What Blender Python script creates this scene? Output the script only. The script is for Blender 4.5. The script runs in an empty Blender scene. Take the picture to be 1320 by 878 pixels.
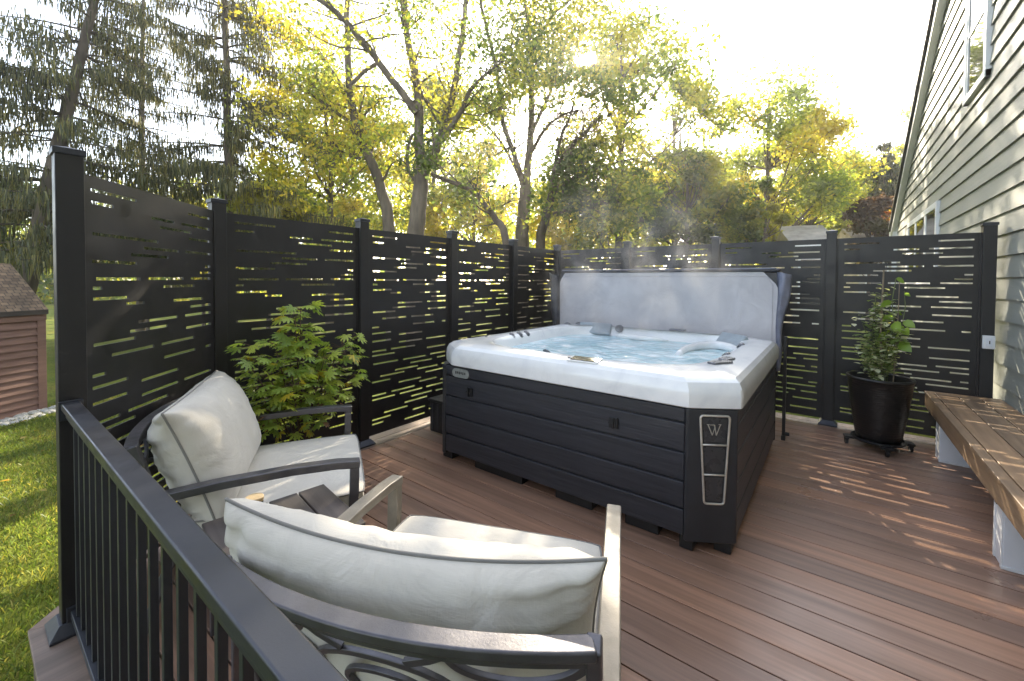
import bpy, math, random
import numpy as np
from mathutils import Vector, Matrix, noise as mnoise
random.seed(7); RNG = np.random.default_rng(11)
S = bpy.context.scene
COL = S.collection
R = math.radians

# ------------------------------------------------------------------ camera
F_PX, YAW, PITCH, ROLL, PPY, PPX = 542.51, R(37.226), R(1.222), R(0.381), 372.57, 662.16
CAM = Vector((0, 0, 1.6))
Fw = Vector((-math.sin(YAW)*math.cos(PITCH), math.cos(YAW)*math.cos(PITCH), -math.sin(PITCH)))
Rt0 = Vector((math.cos(YAW), math.sin(YAW), 0)); Up0 = Rt0.cross(Fw)
Rt = Rt0*math.cos(ROLL)+Up0*math.sin(ROLL); Up = Up0*math.cos(ROLL)-Rt0*math.sin(ROLL)
cd = bpy.data.cameras.new('camera'); cam = bpy.data.objects.new('camera', cd); COL.objects.link(cam)
cam.matrix_world = Matrix(((Rt.x, Up.x, -Fw.x, CAM.x), (Rt.y, Up.y, -Fw.y, CAM.y), (Rt.z, Up.z, -Fw.z, CAM.z), (0, 0, 0, 1)))
cd.sensor_width = 36; cd.lens = F_PX/1320*36; cd.shift_x = (660-PPX)/1320; cd.shift_y = -(439-PPY)/1320
cd.clip_start = 0.02; cd.clip_end = 600; S.camera = cam
def at(u, v, D):                       # a point D metres ahead of the camera, used to survey where far trees stand
    return CAM + (Fw + Rt*((u-PPX)/F_PX) - Up*((v-PPY)/F_PX))*D

# ------------------------------------------------------------------ materials
MATS = {}
class NT:
    def __init__(s, name):
        s.m = bpy.data.materials.new(name); s.m.use_nodes = True; s.t = s.m.node_tree
        s.b = s.t.nodes['Principled BSDF']; s.out = s.t.nodes['Material Output']; MATS[name] = s.m
    def n(s, typ, **k):
        x = s.t.nodes.new(typ)
        for a, v in k.items(): setattr(x, a, v)
        return x
    def l(s, a, b): s.t.links.new(a, b)
    def coord(s, kind='Object', scale=(1, 1, 1), rot=(0, 0, 0)):
        tc = s.n('ShaderNodeTexCoord'); mp = s.n('ShaderNodeMapping')
        mp.inputs['Scale'].default_value = scale; mp.inputs['Rotation'].default_value = rot
        s.l(tc.outputs[kind], mp.inputs['Vector']); return mp.outputs[0]
    def noise(s, vec, scale, detail=4, rough=.55, dist=0):
        x = s.n('ShaderNodeTexNoise'); x.inputs['Scale'].default_value = scale; x.inputs['Detail'].default_value = detail
        x.inputs['Roughness'].default_value = rough; x.inputs['Distortion'].default_value = dist
        s.l(vec, x.inputs['Vector']); return x.outputs['Fac']
    def ramp(s, fac, stops):
        x = s.n('ShaderNodeValToRGB'); e = x.color_ramp.elements
        while len(e) < len(stops): e.new(.5)
        for i, (p, c) in enumerate(stops):
            e[i].position = p; e[i].color = (*c, 1) if len(c) == 3 else c
        s.l(fac, x.inputs['Fac']); return x.outputs['Color']
    def bump(s, h, strength=.3, dist=.01):
        x = s.n('ShaderNodeBump'); x.inputs['Strength'].default_value = strength; x.inputs['Distance'].default_value = dist
        s.l(h, x.inputs['Height']); s.l(x.outputs[0], s.b.inputs['Normal']); return x
    def mapr(s, fac, a, b, c, d):
        x = s.n('ShaderNodeMapRange')
        for i, v in enumerate((a, b, c, d)): x.inputs[i+1].default_value = v
        s.l(fac, x.inputs[0]); return x.outputs[0]
def P(nt, **k):
    for a, v in k.items():
        nt.b.inputs[a.replace('_', ' ')].default_value = v
def simple(name, col, rough=.5, metal=0, nscale=6, var=.25, bump=0, bscale=60, spec=.5, scale=(1, 1, 1), rvar=.1):
    m = NT(name); v = m.coord(scale=scale); f = m.noise(v, nscale, 5)
    lo = tuple(c*(1-var) for c in col); hi = tuple(min(1, c*(1+var)) for c in col)
    m.l(m.ramp(f, [(.3, lo), (.7, hi)]), m.b.inputs['Base Color'])
    P(m, Metallic=metal, Specular_IOR_Level=spec)
    m.l(m.mapr(m.noise(v, nscale*2.3, 3), .3, .7, max(0, rough-rvar), min(1, rough+rvar)), m.b.inputs['Roughness'])
    if bump: m.bump(m.noise(v, bscale, 3), bump, .004)
    return m.m

simple('fence_metal', (.014, .0125, .0128), .42, 0, 3, .22, .12, 220)
simple('rail_metal', (.048, .050, .060), .38, .5, 3, .15, .05, 260)
simple('chair_metal', (.12, .115, .125), .38, .6, 9, .22, .12, 160)
simple('chair_metal_sunlit', (.24, .21, .17), .42, .1, 9, .22, .12, 160)  # frame metal with sun glare put into its colour, for the nearest chair's arms
simple('black_plastic', (.012, .012, .013), .4, 0, 9, .25, .15, 90)
simple('inset_grey', (.045, .045, .047), .3, 0, 9, .15)
simple('white_vinyl', (.74, .75, .77), .45, 0, 3, .05, .03, 90)
simple('white_trim', (.78, .78, .77), .5, 0, 3, .05, .03, 90)
simple('bark_grey', (.13, .105, .082), .9, 0, 5, .45, .9, 14, .2, (1, 1, .25))
simple('bark_dark', (.12, .095, .072), .9, 0, 5, .45, .9, 14, .2, (1, 1, .25))
simple('twig', (.10, .07, .045), .85, 0, 5, .3, .2, 60, .2)
simple('stone', (.42, .41, .38), .85, 0, 7, .35, .5, 25, .3)
simple('far_shingle', (.40, .36, .32), .9, 0, 2, .3, .4, 30, .3)
simple('far_wall', (.52, .48, .40), .8, 0, 2, .15)
simple('silver_trim', (.62, .58, .51), .4, .6, 12, .15)
simple('badge_plate', (.30, .31, .29), .45, .2, 40, .18)
simple('spa_pillow', (.32, .36, .39), .6, 0, 20, .12, .15, 90)
simple('jet_chrome', (.17, .175, .19), .3, .7, 30, .2)
simple('soil', (.035, .025, .018), .95, 0, 20, .4, .6, 60)
simple('candle_lid', (.45, .33, .18), .6, 0, 40, .15)
simple('stem_green', (.10, .13, .035), .6, 0, 20, .25)
simple('stem_brown', (.10, .06, .035), .7, 0, 20, .25)
simple('bamboo', (.22, .17, .11), .7, 0, 20, .25)

# glossy black resin pot with a woven relief
m = NT('woven_pot'); v = m.coord(scale=(1, 1, 1))
P(m, Base_Color=(.012, .011, .011, 1), Roughness=.32)
w = m.n('ShaderNodeTexWave', wave_type='BANDS', bands_direction='Z'); w.inputs['Scale'].default_value = 14; w.inputs['Distortion'].default_value = 4
w.inputs['Detail'].default_value = 1; m.l(v, w.inputs['Vector']); m.bump(w.outputs['Fac'], .4, .003)

# composite decking: streaked grain along the board, tone of its own for every board
def deckmat(name, c0, c1, c2, rough=.42, axis=0):
    m = NT(name); sc = (1.3, 26, 26) if axis == 0 else (26, 1.3, 26)
    at_ = m.n('ShaderNodeAttribute', attribute_name='tone')
    tc = m.n('ShaderNodeTexCoord'); add = m.n('ShaderNodeVectorMath', operation='ADD'); mp = m.n('ShaderNodeMapping')
    sc3 = m.n('ShaderNodeVectorMath', operation='SCALE'); sc3.inputs['Scale'].default_value = 37.0
    cmb = m.n('ShaderNodeCombineXYZ'); m.l(at_.outputs['Fac'], cmb.inputs[0]); m.l(at_.outputs['Fac'], cmb.inputs[1])
    m.l(cmb.outputs[0], sc3.inputs[0]); m.l(tc.outputs['Object'], add.inputs[0]); m.l(sc3.outputs[0], add.inputs[1])
    m.l(add.outputs[0], mp.inputs['Vector']); mp.inputs['Scale'].default_value = sc
    g = m.noise(mp.outputs[0], 1.0, 6, .6, .3); g2 = m.noise(mp.outputs[0], .35, 3, .5, .6)
    base = m.ramp(g2, [(.32, c0), (.5, c1), (.7, c2)])
    fine = m.ramp(g, [(.3, (.74, .73, .72)), (.7, (1.20, 1.19, 1.18))])
    mx = m.n('ShaderNodeMix', data_type='RGBA', blend_type='MULTIPLY'); mx.inputs[0].default_value = 1
    m.l(base, mx.inputs['A']); m.l(fine, mx.inputs['B'])
    tn = m.n('ShaderNodeMix', data_type='RGBA', blend_type='MULTIPLY'); tn.inputs[0].default_value = 1
    m.l(mx.outputs['Result'], tn.inputs['A']); m.l(m.ramp(at_.outputs['Fac'], [(0, (.78, .80, .84)), (1, (1.22, 1.12, 1.05))]), tn.inputs['B'])
    m.l(tn.outputs['Result'], m.b.inputs['Base Color'])
    m.l(m.mapr(m.noise(m.coord(), 2.2, 4), .3, .7, rough-.07, rough+.13), m.b.inputs['Roughness'])
    P(m, Specular_IOR_Level=.55)
    m.bump(g, .22, .003)
    return m.m
deckmat('deck_boards', (.265, .160, .110), (.335, .205, .143), (.40, .232, .152), .34)
deckmat('deck_border', (.20, .14, .10), (.27, .19, .14), (.31, .22, .16), .45, 1)
deckmat('bench_boards', (.19, .125, .075), (.26, .172, .10), (.31, .21, .12), .5, 1)
deckmat('table_slats', (.045, .038, .036), (.075, .065, .062), (.11, .095, .09), .5, 0)

# dark grained spa cladding
m = NT('spa_cladding'); v = m.coord(scale=(1.5, 1.5, 30)); g = m.noise(v, 2.2, 5, .6, .4)
m.l(m.ramp(g, [(.3, (.022, .023, .029)), (.7, (.042, .043, .052))]), m.b.inputs['Base Color']); P(m, Roughness=.42, Specular_IOR_Level=.45); m.bump(g, .55, .004)
simple('spa_corner', (.032, .033, .037), .38, .1, 6, .2, .05, 200)
# marbled white acrylic
m = NT('acrylic'); v = m.coord(); g = m.noise(v, 2.3, 6, .6, 1.6)
m.l(m.ramp(g, [(.35, (.76, .76, .765)), (.5, (.86, .855, .845)), (.65, (.88, .875, .86))]), m.b.inputs['Base Color']); P(m, Roughness=.16, Coat_Weight=.4, Coat_Roughness=.05)
m = NT('spa_screen'); v = m.coord(); g = m.noise(v, 32, 3)
m.l(m.ramp(g, [(.4, (.012, .013, .008)), (.6, (.10, .09, .03))]), m.b.inputs['Base Color']); P(m, Roughness=.12)
# water
m = NT('spa_water'); v = m.coord(); g = m.noise(v, 7, 5, .6, 1.2); g2 = m.noise(v, 3.2, 5, .65, 1.5)
m.l(m.ramp(g2, [(.32, (.42, .68, .77)), (.50, (.60, .81, .87)), (.66, (.90, .95, .96))]), m.b.inputs['Base Color'])
P(m, Roughness=.07, IOR=1.33); m.l(m.mapr(g2, .4, .7, .25, .0), m.b.inputs['Transmission Weight']); m.bump(g, .55, .02)
# vinyl spa cover
m = NT('cover_vinyl'); v = m.coord(); g = m.noise(v, 3.0, 5, .55, 1.0)
m.l(m.ramp(g, [(.3, (.43, .415, .435)), (.7, (.55, .535, .55))]), m.b.inputs['Base Color']); P(m, Roughness=.5); wv = m.noise(m.coord(scale=(1, 1, .25)), 5, 3, .5, .5); b1_ = m.bump(g, .45, .03); b2_ = m.n('ShaderNodeBump'); b2_.inputs['Strength'].default_value = .35; b2_.inputs['Distance'].default_value = .02; m.l(wv, b2_.inputs['Height']); m.l(b2_.outputs[0], b1_.inputs['Normal'])
simple('cover_dark', (.022, .022, .027), .45, 0, 5, .3, .4, 10)
simple('cover_grey', (.16, .17, .22), .45, 0, 5, .3, .5, 10)

def fabric(name, a, b, wr=.75):
    m = NT(name); v = m.coord(); g = m.noise(v, 3.5, 4)
    m.l(m.ramp(g, [(.3, a), (.7, b)]), m.b.inputs['Base Color'])
    P(m, Roughness=.9, Specular_IOR_Level=.15, Sheen_Weight=.25)
    w1 = m.noise(m.coord(scale=(260, 30, 30)), 1.0, 2); w2 = m.noise(m.coord(scale=(30, 260, 260)), 1.0, 2)
    ad = m.n('ShaderNodeMath', operation='ADD'); m.l(w1, ad.inputs[0]); m.l(w2, ad.inputs[1])
    b1 = m.bump(ad.outputs[0], .25, .002)
    wk = m.noise(v, 5.5, 4, .5, .8); b2 = m.n('ShaderNodeBump'); b2.inputs['Strength'].default_value = wr; b2.inputs['Distance'].default_value = .02
    m.l(wk, b2.inputs['Height']); m.l(b2.outputs[0], b1.inputs['Normal'])
    return m.m
fabric('cushion_fabric', (.58, .54, .475), (.67, .63, .56))
fabric('piping_fabric', (.20, .19, .18), (.26, .25, .23), 0)

# painted lap siding
m = NT('siding_paint'); v = m.coord(scale=(1, .35, 9)); g = m.noise(v, 4, 5, .6)
big = m.noise(m.coord(), .7, 3)
mx = m.n('ShaderNodeMix', data_type='RGBA', blend_type='MULTIPLY'); mx.inputs[0].default_value = 1
m.l(m.ramp(g, [(.3, (.275, .285, .255)), (.7, (.315, .325, .29))]), mx.inputs['A']); m.l(m.ramp(big, [(.3, (.93, .93, .93)), (.7, (1.03, 1.03, 1.03))]), mx.inputs['B'])
m.l(mx.outputs['Result'], m.b.inputs['Base Color']); P(m, Roughness=.55); m.bump(g, .25, .003)
# shed
m = NT('shed_siding'); v = m.coord(scale=(1, 1, 8)); g = m.noise(v, 3, 5)
m.l(m.ramp(g, [(.3, (.155, .082, .062)), (.7, (.215, .12, .09))]), m.b.inputs['Base Color']); P(m, Roughness=.8); m.bump(g, .4, .004)
m = NT('shed_shingle'); v = m.coord()
bk = m.n('ShaderNodeTexBrick'); bk.inputs['Scale'].default_value = 11; bk.inputs['Color1'].default_value = (.12, .085, .06, 1)
bk.inputs['Color2'].default_value = (.23, .165, .11, 1); bk.inputs['Mortar'].default_value = (.05, .04, .035, 1); bk.inputs['Mortar Size'].default_value = .03
bk.inputs['Row Height'].default_value = .55
m.l(m.coord(kind='Generated', scale=(1.6, 1.6, 1.6)), bk.inputs['Vector']); mx = m.n('ShaderNodeMix', data_type='RGBA', blend_type='MULTIPLY'); mx.inputs[0].default_value = 1
m.l(bk.outputs['Color'], mx.inputs['A']); m.l(m.ramp(m.noise(v, 2.5, 5), [(.35, (.6, .6, .6)), (.65, (1.35, 1.3, 1.2))]), mx.inputs['B'])
m.l(mx.outputs['Result'], m.b.inputs['Base Color']); P(m, Roughness=.95); m.bump(bk.outputs['Fac'], .5, .01)
# lawn soil
m = NT('lawn_soil'); v = m.coord(); g = m.noise(v, 1.1, 6, .6); g2 = m.noise(v, 26, 4, .7)
mx = m.n('ShaderNodeMix', data_type='RGBA', blend_type='MULTIPLY'); mx.inputs[0].default_value = 1
m.l(m.ramp(g, [(.3, (.10, .14, .025)), (.55, (.16, .18, .03)), (.75, (.22, .19, .05))]), mx.inputs['A']); m.l(m.ramp(g2, [(.3, (.45, .45, .45)), (.7, (1.4, 1.4, 1.3))]), mx.inputs['B'])
m.l(mx.outputs['Result'], m.b.inputs['Base Color']); P(m, Roughness=.95, Specular_IOR_Level=.1); m.bump(g2, .9, .04)
# window glass
m = NT('window_glass'); P(m, Base_Color=(.02, .022, .024, 1), Roughness=.03, Specular_IOR_Level=1.0); m.bump(m.noise(m.coord(), 1.5, 2), .03, .02)
m = NT('dark_glass'); P(m, Base_Color=(.01, .012, .01, 1), Roughness=.05)
def leafmat(name, trans=.5, rough=.5, sat=1.0):
    m = NT(name); a = m.n('ShaderNodeAttribute', attribute_name='tint')
    df = m.n('ShaderNodeBsdfDiffuse'); tr = m.n('ShaderNodeBsdfTranslucent'); gl = m.n('ShaderNodeBsdfGlossy'); gl.inputs['Roughness'].default_value = rough
    gl.inputs['Color'].default_value = (.6, .6, .6, 1)
    m.l(a.outputs['Color'], df.inputs['Color'])
    br = m.n('ShaderNodeMix', data_type='RGBA', blend_type='MULTIPLY'); br.inputs[0].default_value = 1; br.inputs['B'].default_value = (2.0, 1.9, 1.0, 1)
    m.l(a.outputs['Color'], br.inputs['A']); m.l(br.outputs['Result'], tr.inputs['Color'])
    x = m.n('ShaderNodeMixShader'); x.inputs[0].default_value = trans; m.l(df.outputs[0], x.inputs[1]); m.l(tr.outputs[0], x.inputs[2])
    y = m.n('ShaderNodeMixShader'); y.inputs[0].default_value = .05; m.l(x.outputs[0], y.inputs[1]); m.l(gl.outputs[0], y.inputs[2])
    m.l(y.outputs[0], m.out.inputs['Surface']); m.t.nodes.remove(m.b); return m.m
leafmat('leaves', .68); leafmat('needles', .2); leafmat('plant_leaves', .4, .35); leafmat('grass_blades', .4)

# ------------------------------------------------------------------ mesh helpers
class MB:
    def __init__(s): s.v = []; s.f = []
    def add(s, vs, fs):
        o = len(s.v); s.v += [tuple(p) for p in vs]; s.f += [tuple(i+o for i in f) for f in fs]; return s
    def box(s, x0, x1, y0, y1, z0, z1):
        return s.add([(x0, y0, z0), (x1, y0, z0), (x1, y1, z0), (x0, y1, z0), (x0, y0, z1), (x1, y0, z1), (x1, y1, z1), (x0, y1, z1)],
                     [(0, 3, 2, 1), (4, 5, 6, 7), (0, 1, 5, 4), (1, 2, 6, 5), (2, 3, 7, 6), (3, 0, 4, 7)])
    def prism(s, pts, z0, z1):
        n = len(pts)
        return s.add([(x, y, z0) for x, y in pts]+[(x, y, z1) for x, y in pts],
                     [tuple(range(n-1, -1, -1)), tuple(range(n, 2*n))]+[(i, (i+1) % n, n+(i+1) % n, n+i) for i in range(n)])
    def bar(s, path, w, h, up=Vector((0, 0, 1)), taper=None):           # rectangular section swept on a path, w across, h along 'up'
        path = [Vector(p) for p in path]; n = len(path); vs = []
        for i, p in enumerate(path):
            t = (path[min(i+1, n-1)]-path[max(i-1, 0)]).normalized(); sd = t.cross(up)
            sd = sd.normalized() if sd.length > 1e-4 else Vector((1, 0, 0)); u2 = sd.cross(t).normalized()
            k = taper[i] if taper else 1
            for a, b in ((-1, -1), (1, -1), (1, 1), (-1, 1)): vs.append(p+sd*(a*w/2*k)+u2*(b*h/2*k))
        fs = [(0, 1, 2, 3), tuple(4*(n-1)+j for j in (3, 2, 1, 0))]
        for i in range(n-1):
            for j in range(4): fs.append((4*i+j, 4*i+4+j, 4*i+4+(j+1) % 4, 4*i+(j+1) % 4))
        return s.add(vs, fs)
    def tube(s, path, r, k=8, closed=False, cap=True):
        path = [Vector(p) for p in path]; n = len(path); rs = r if isinstance(r, (list, tuple)) else [r]*n; vs = []; ref = None
        for i, p in enumerate(path):
            a = path[(i-1) % n] if closed else path[max(i-1, 0)]; b = path[(i+1) % n] if closed else path[min(i+1, n-1)]
            t = (b-a).normalized()
            if ref is None: ref = t.orthogonal().normalized()
            ref = (ref-t*ref.dot(t)).normalized(); o = t.cross(ref)
            for j in range(k):
                q = 2*math.pi*j/k; vs.append(p+(ref*math.cos(q)+o*math.sin(q))*rs[i])
        fs = []
        for i in range(n if closed else n-1):
            i2 = (i+1) % n
            for j in range(k): fs.append((i*k+j, i*k+(j+1) % k, i2*k+(j+1) % k, i2*k+j))
        if cap and not closed: fs += [tuple(range(k-1, -1, -1)), tuple((n-1)*k+j for j in range(k))]
        return s.add(vs, fs)
    def lathe(s, prof, k=32, c=(0, 0)):
        vs = []; n = len(prof)
        for r, z in prof:
            for j in range(k): q = 2*math.pi*j/k; vs.append((c[0]+r*math.cos(q), c[1]+r*math.sin(q), z))
        fs = [(i*k+j, i*k+(j+1) % k, (i+1)*k+(j+1) % k, (i+1)*k+j) for i in range(n-1) for j in range(k)]
        return s.add(vs, fs)
    def build(s, name, mat, parent=None, bevel=0, smooth=False, segs=2, tone=None):
        me = bpy.data.meshes.new(name); me.from_pydata(s.v, [], s.f); me.update(); me.materials.append(MATS[mat])
        o = bpy.data.objects.new(name, me); COL.objects.link(o)
        if parent is not None: o.parent = parent
        if smooth: me.polygons.foreach_set('use_smooth', [True]*len(me.polygons))
        if tone is not None:
            a = me.attributes.new('tone', 'FLOAT', 'POINT'); a.data.foreach_set('value', tone)
        if bevel:
            b = o.modifiers.new('bevel', 'BEVEL'); b.width = bevel; b.segments = segs; b.limit_method = 'ANGLE'; b.angle_limit = R(35)
            me.polygons.foreach_set('use_smooth', [True]*len(me.polygons)); b.harden_normals = True
        return o
def tag(o, label=None, cat=None, group=None, kind=None):
    for k, v in (('label', label), ('category', cat), ('group', group), ('kind', kind)):
        if v: o[k] = v
    return o
def empty(name, loc, rz, label, cat, group=None):
    o = bpy.data.objects.new(name, None); COL.objects.link(o); o.location = loc; o.rotation_euler = (0, 0, rz); o.empty_display_size = .1
    return tag(o, label, cat, group)
def npmesh(name, V, Fq, mat, parent=None, tint=None, smooth=False):      # fast mesh from arrays of quads / tris
    me = bpy.data.meshes.new(name); nv = len(V); nf, k = Fq.shape
    me.vertices.add(nv); me.vertices.foreach_set('co', np.ascontiguousarray(V, dtype=np.float32).ravel())
    me.loops.add(nf*k); me.loops.foreach_set('vertex_index', np.ascontiguousarray(Fq, dtype=np.int32).ravel())
    me.polygons.add(nf); me.polygons.foreach_set('loop_start', np.arange(0, nf*k, k, dtype=np.int32))
    me.update(calc_edges=True); me.validate(); me.materials.append(MATS[mat])
    if smooth: me.polygons.foreach_set('use_smooth', np.ones(nf, dtype=bool))
    if tint is not None:
        a = me.color_attributes.new('tint', 'FLOAT_COLOR', 'POINT')
        a.data.foreach_set('color', np.concatenate([tint, np.ones((nv, 1))], 1).astype(np.float32).ravel())
    o = bpy.data.objects.new(name, me); COL.objects.link(o)
    if parent is not None: o.parent = parent
    return o
def subsurf(o, n=2):
    s = o.modifiers.new('s', 'SUBSURF'); s.levels = n; s.render_levels = n; return o

SUN_EL, SUN_AZ = 27.0, -27.6
sdir = Vector((math.sin(R(SUN_AZ))*math.cos(R(SUN_EL)), math.cos(R(SUN_AZ))*math.cos(R(SUN_EL)), math.sin(R(SUN_EL))))
def prune(C, base, keep=.30):            # open the crowns where the low sun shines through onto the deck and lawn
    out = []
    for c in C:
        w = Vector(c)+base; q = w-sdir*(w.z/sdir.z); ins = -11 < q.x < 3.5 and -2 < q.y < 9
        if -2.9 < q.x < .9 and -.9 < q.y < 1.5 and RNG.random() > .12: continue
        if -.2 < q.x < 2.1 and 2.0 < q.y < 5.6 and RNG.random() > .10: continue
        if (q.x-1.45)**2+(q.y+2.79)**2 < .22: continue
        if -9 < q.x < -3.8 and -.1 < q.y < 1.3 and RNG.random() > .02: continue
        if ins and mnoise.noise(Vector((q.x*.75, q.y*.42, 2.2))) > -.02 and RNG.random() > keep: continue
        out.append(c)
    return np.array(out)
GZ = -0.45      # lawn level; the deck is z = 0
LX, BY, SP = -3.592, 5.898, 1.189      # left fence plane, back fence plane, post spacing
PZ0, PZ1 = .06, 2.083
OFFC = SP/math.sqrt(2)
POST1 = (LX+OFFC, BY-4*SP-OFFC)

# ------------------------------------------------------------------ ground
n = 90; xs = np.linspace(-70, 60, n); ys = np.linspace(-25, 120, n); gv = []
for y in ys:
    for x in xs: gv.append((x, y, GZ+.06*mnoise.noise(Vector((x*.15, y*.15, 0)))*min(1, max(0, (math.hypot(x, y)-6)/6))))
idx = np.arange(n*n).reshape(n, n); fq = np.stack([idx[:-1, :-1], idx[:-1, 1:], idx[1:, 1:], idx[1:, :-1]], -1).reshape(-1, 4)
g = npmesh('ground', np.array(gv), fq, 'lawn_soil', smooth=True); g['kind'] = 'structure'

def grass(name, N, x0, x1, y0, y1, h, w, label_kind='stuff'):
    p = np.stack([RNG.uniform(x0, x1, N), RNG.uniform(y0, y1, N)], 1)
    keep = ~((p[:, 0] > -3.72) & (p[:, 1] > .16) & (p[:, 0]+p[:, 1] > -2.72))
    p = p[keep]; N = len(p); a = RNG.uniform(0, 6.283, N); hh = h*RNG.uniform(.5, 1.3, N); ln = RNG.uniform(.1, .9, N)*hh; b = RNG.uniform(0, 6.283, N)
    base = np.stack([p[:, 0], p[:, 1], np.full(N, GZ-.005)], 1); d = np.stack([np.cos(a), np.sin(a), np.zeros(N)], 1)*w[0]/2*RNG.uniform(.7, 1.4, N)[:, None]
    lean = np.stack([np.cos(b)*ln, np.sin(b)*ln, hh], 1)
    V = np.stack([base-d, base+d, base+lean*.6+d*.7+np.array([0, 0, .01]), base+lean], 1).reshape(-1, 3)
    I = np.arange(N)*4; Fq = np.stack([I, I+1, I+2, I+3], 1)
    pal = np.array([(.09, .14, .028), (.13, .18, .036), (.18, .21, .045), (.25, .235, .06), (.065, .10, .022)])
    nz = np.array([mnoise.noise(Vector((q[0]*1.3, q[1]*1.3, 3))) for q in p[::1]])
    ci = np.clip((RNG.normal(1.4, 1.0, N)+nz*2.2).round().astype(int), 0, 4)
    t = np.repeat(pal[ci]*RNG.uniform(.75, 1.25, (N, 1)), 4, 0)
    return npmesh(name, V, Fq, 'grass_blades', tint=t)
g = grass('grass', 95000, -9.8, -2.3, -1.4, 3.2, .045, (.007,)); tag(g, 'short green lawn grass beside the deck and the shed', 'grass', kind='stuff')
# fallen leaves scattered on the lawn
N = 70; p = np.stack([RNG.uniform(-9.8, -2.8, N), RNG.uniform(-1.2, 2.6, N), np.full(N, GZ+.04)], 1); p = p[~((p[:, 0] > -3.8) & (p[:, 0]+p[:, 1] > -2.8) & (p[:, 1] > .1))]
def leaf_quads(C, size, up=None, elong=1.5, jitter=.35):
    N = len(C); nrm = RNG.normal(size=(N, 3))
    if up is not None: nrm = nrm*(1-up)+np.array([0, 0, 1.])*up*2
    nrm /= np.linalg.norm(nrm, axis=1)[:, None]; r = RNG.normal(size=(N, 3)); a = np.cross(nrm, r); a /= np.linalg.norm(a, axis=1)[:, None]; b = np.cross(nrm, a)
    s = (size*RNG.uniform(1-jitter, 1+jitter, N))[:, None]; A = a*s*elong/2; B = b*s/2; cup = nrm*s*.18
    V = np.stack([C-A, C+B*.9+A*.1+cup, C+A, C-B*.9+A*.1+cup], 1).reshape(-1, 3); I = np.arange(N)*4
    return V, np.stack([I, I+1, I+2, I+3], 1)
V, Fq = leaf_quads(p, .055, .7); pal = np.array([(.35, .22, .05), (.40, .30, .06), (.20, .11, .04), (.32, .26, .10)])
lt = npmesh('fallen_leaves', V, Fq, 'plant_leaves', tint=np.repeat(pal[RNG.integers(0, 4, len(p))], 4, 0)); tag(lt, 'dry yellow and brown leaves fallen on the lawn', 'leaves', kind='stuff')

# ------------------------------------------------------------------ deck
DK0 = .165
def left_x(y, inset=0):          # outer edge of the deck on the left for a given y
    corner_y = DK0+.88
    e = -2.872-(y-DK0) if y < corner_y else -3.752
    return e+inset
md = MB(); tone = []
pitch = .1655; y = DK0
def board(md, tone, pts, z0, z1, t):
    n0 = len(md.v); md.prism(pts, z0, z1); tone += [t]*(len(md.v)-n0)
BW = .006
# border boards (one along the left edge, one along the railing, one along the back)
mb_ = MB(); tb = []
rnd = random.random
board(mb_, tb, [(-3.752, 1.045), (-3.612, 1.10), (-3.612, 5.905), (-3.752, 6.04)], -.025, 0, rnd())
board(mb_, tb, [(-3.606, 1.10), (-3.478, 1.155), (-3.478, 5.775), (-3.606, 5.90)], -.025, 0, rnd())
board(mb_, tb, [(-2.872, .165), (-2.80, .305), (-3.606, 1.10), (-3.752, 1.045)], -.025, 0, rnd())
board(mb_, tb, [(-2.872, .165), (1.28, .165), (1.28, .305), (-2.80, .305)], -.025, 0, rnd())
board(mb_, tb, [(-3.746, 6.04), (-3.606, 5.91), (1.28, 5.91), (1.28, 6.04)], -.025, 0, rnd())
board(mb_, tb, [(-3.60, 5.904), (-3.478, 5.782), (1.28, 5.782), (1.28, 5.904)], -.025, 0, rnd())
tag(mb_.build('deck_border', 'deck_border', None, .003, tone=tb), kind='structure')
y = .311
k = 0
ys_ = [.311]
yy = 2.150
while yy-pitch > .35: yy -= pitch
yb = [.308]+[yy+i*pitch for i in range(60) if yy+i*pitch < 5.70]+[5.779]
for a, b in zip(yb[:-1], yb[1:]):
    a2, b2 = a+BW/2, b-BW/2
    xa = max(-3.472, -2.80-(a2-.305)+.03); xb = max(-3.472, -2.80-(b2-.305)+.03)
    segs = [(-9, 1.28)]
    for s0, s1 in segs:
        t = rnd(); l0 = xa if s0 < -5 else s0; l1 = xb if s0 < -5 else s0
        board(md, tone, [(l0, a2), (s1, a2), (s1, b2), (l1, b2)], -.025, 0, t)
tag(md.build('deck', 'deck_boards', None, .0035, tone=tone), kind='structure')
mf = MB()
outer = [(-2.86, .18), (-3.735, 1.055), (-3.735, 6.02), (1.28, 6.02), (1.28, .18)]
mf.prism(outer[::-1], -.22, -.045)
mf.prism([(x*.99-.02, y_*.985+.02) for x, y_ in outer][::-1], GZ-.02, -.215)
tag(mf.build('deck_frame', 'bark_dark', None), kind='structure')

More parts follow.
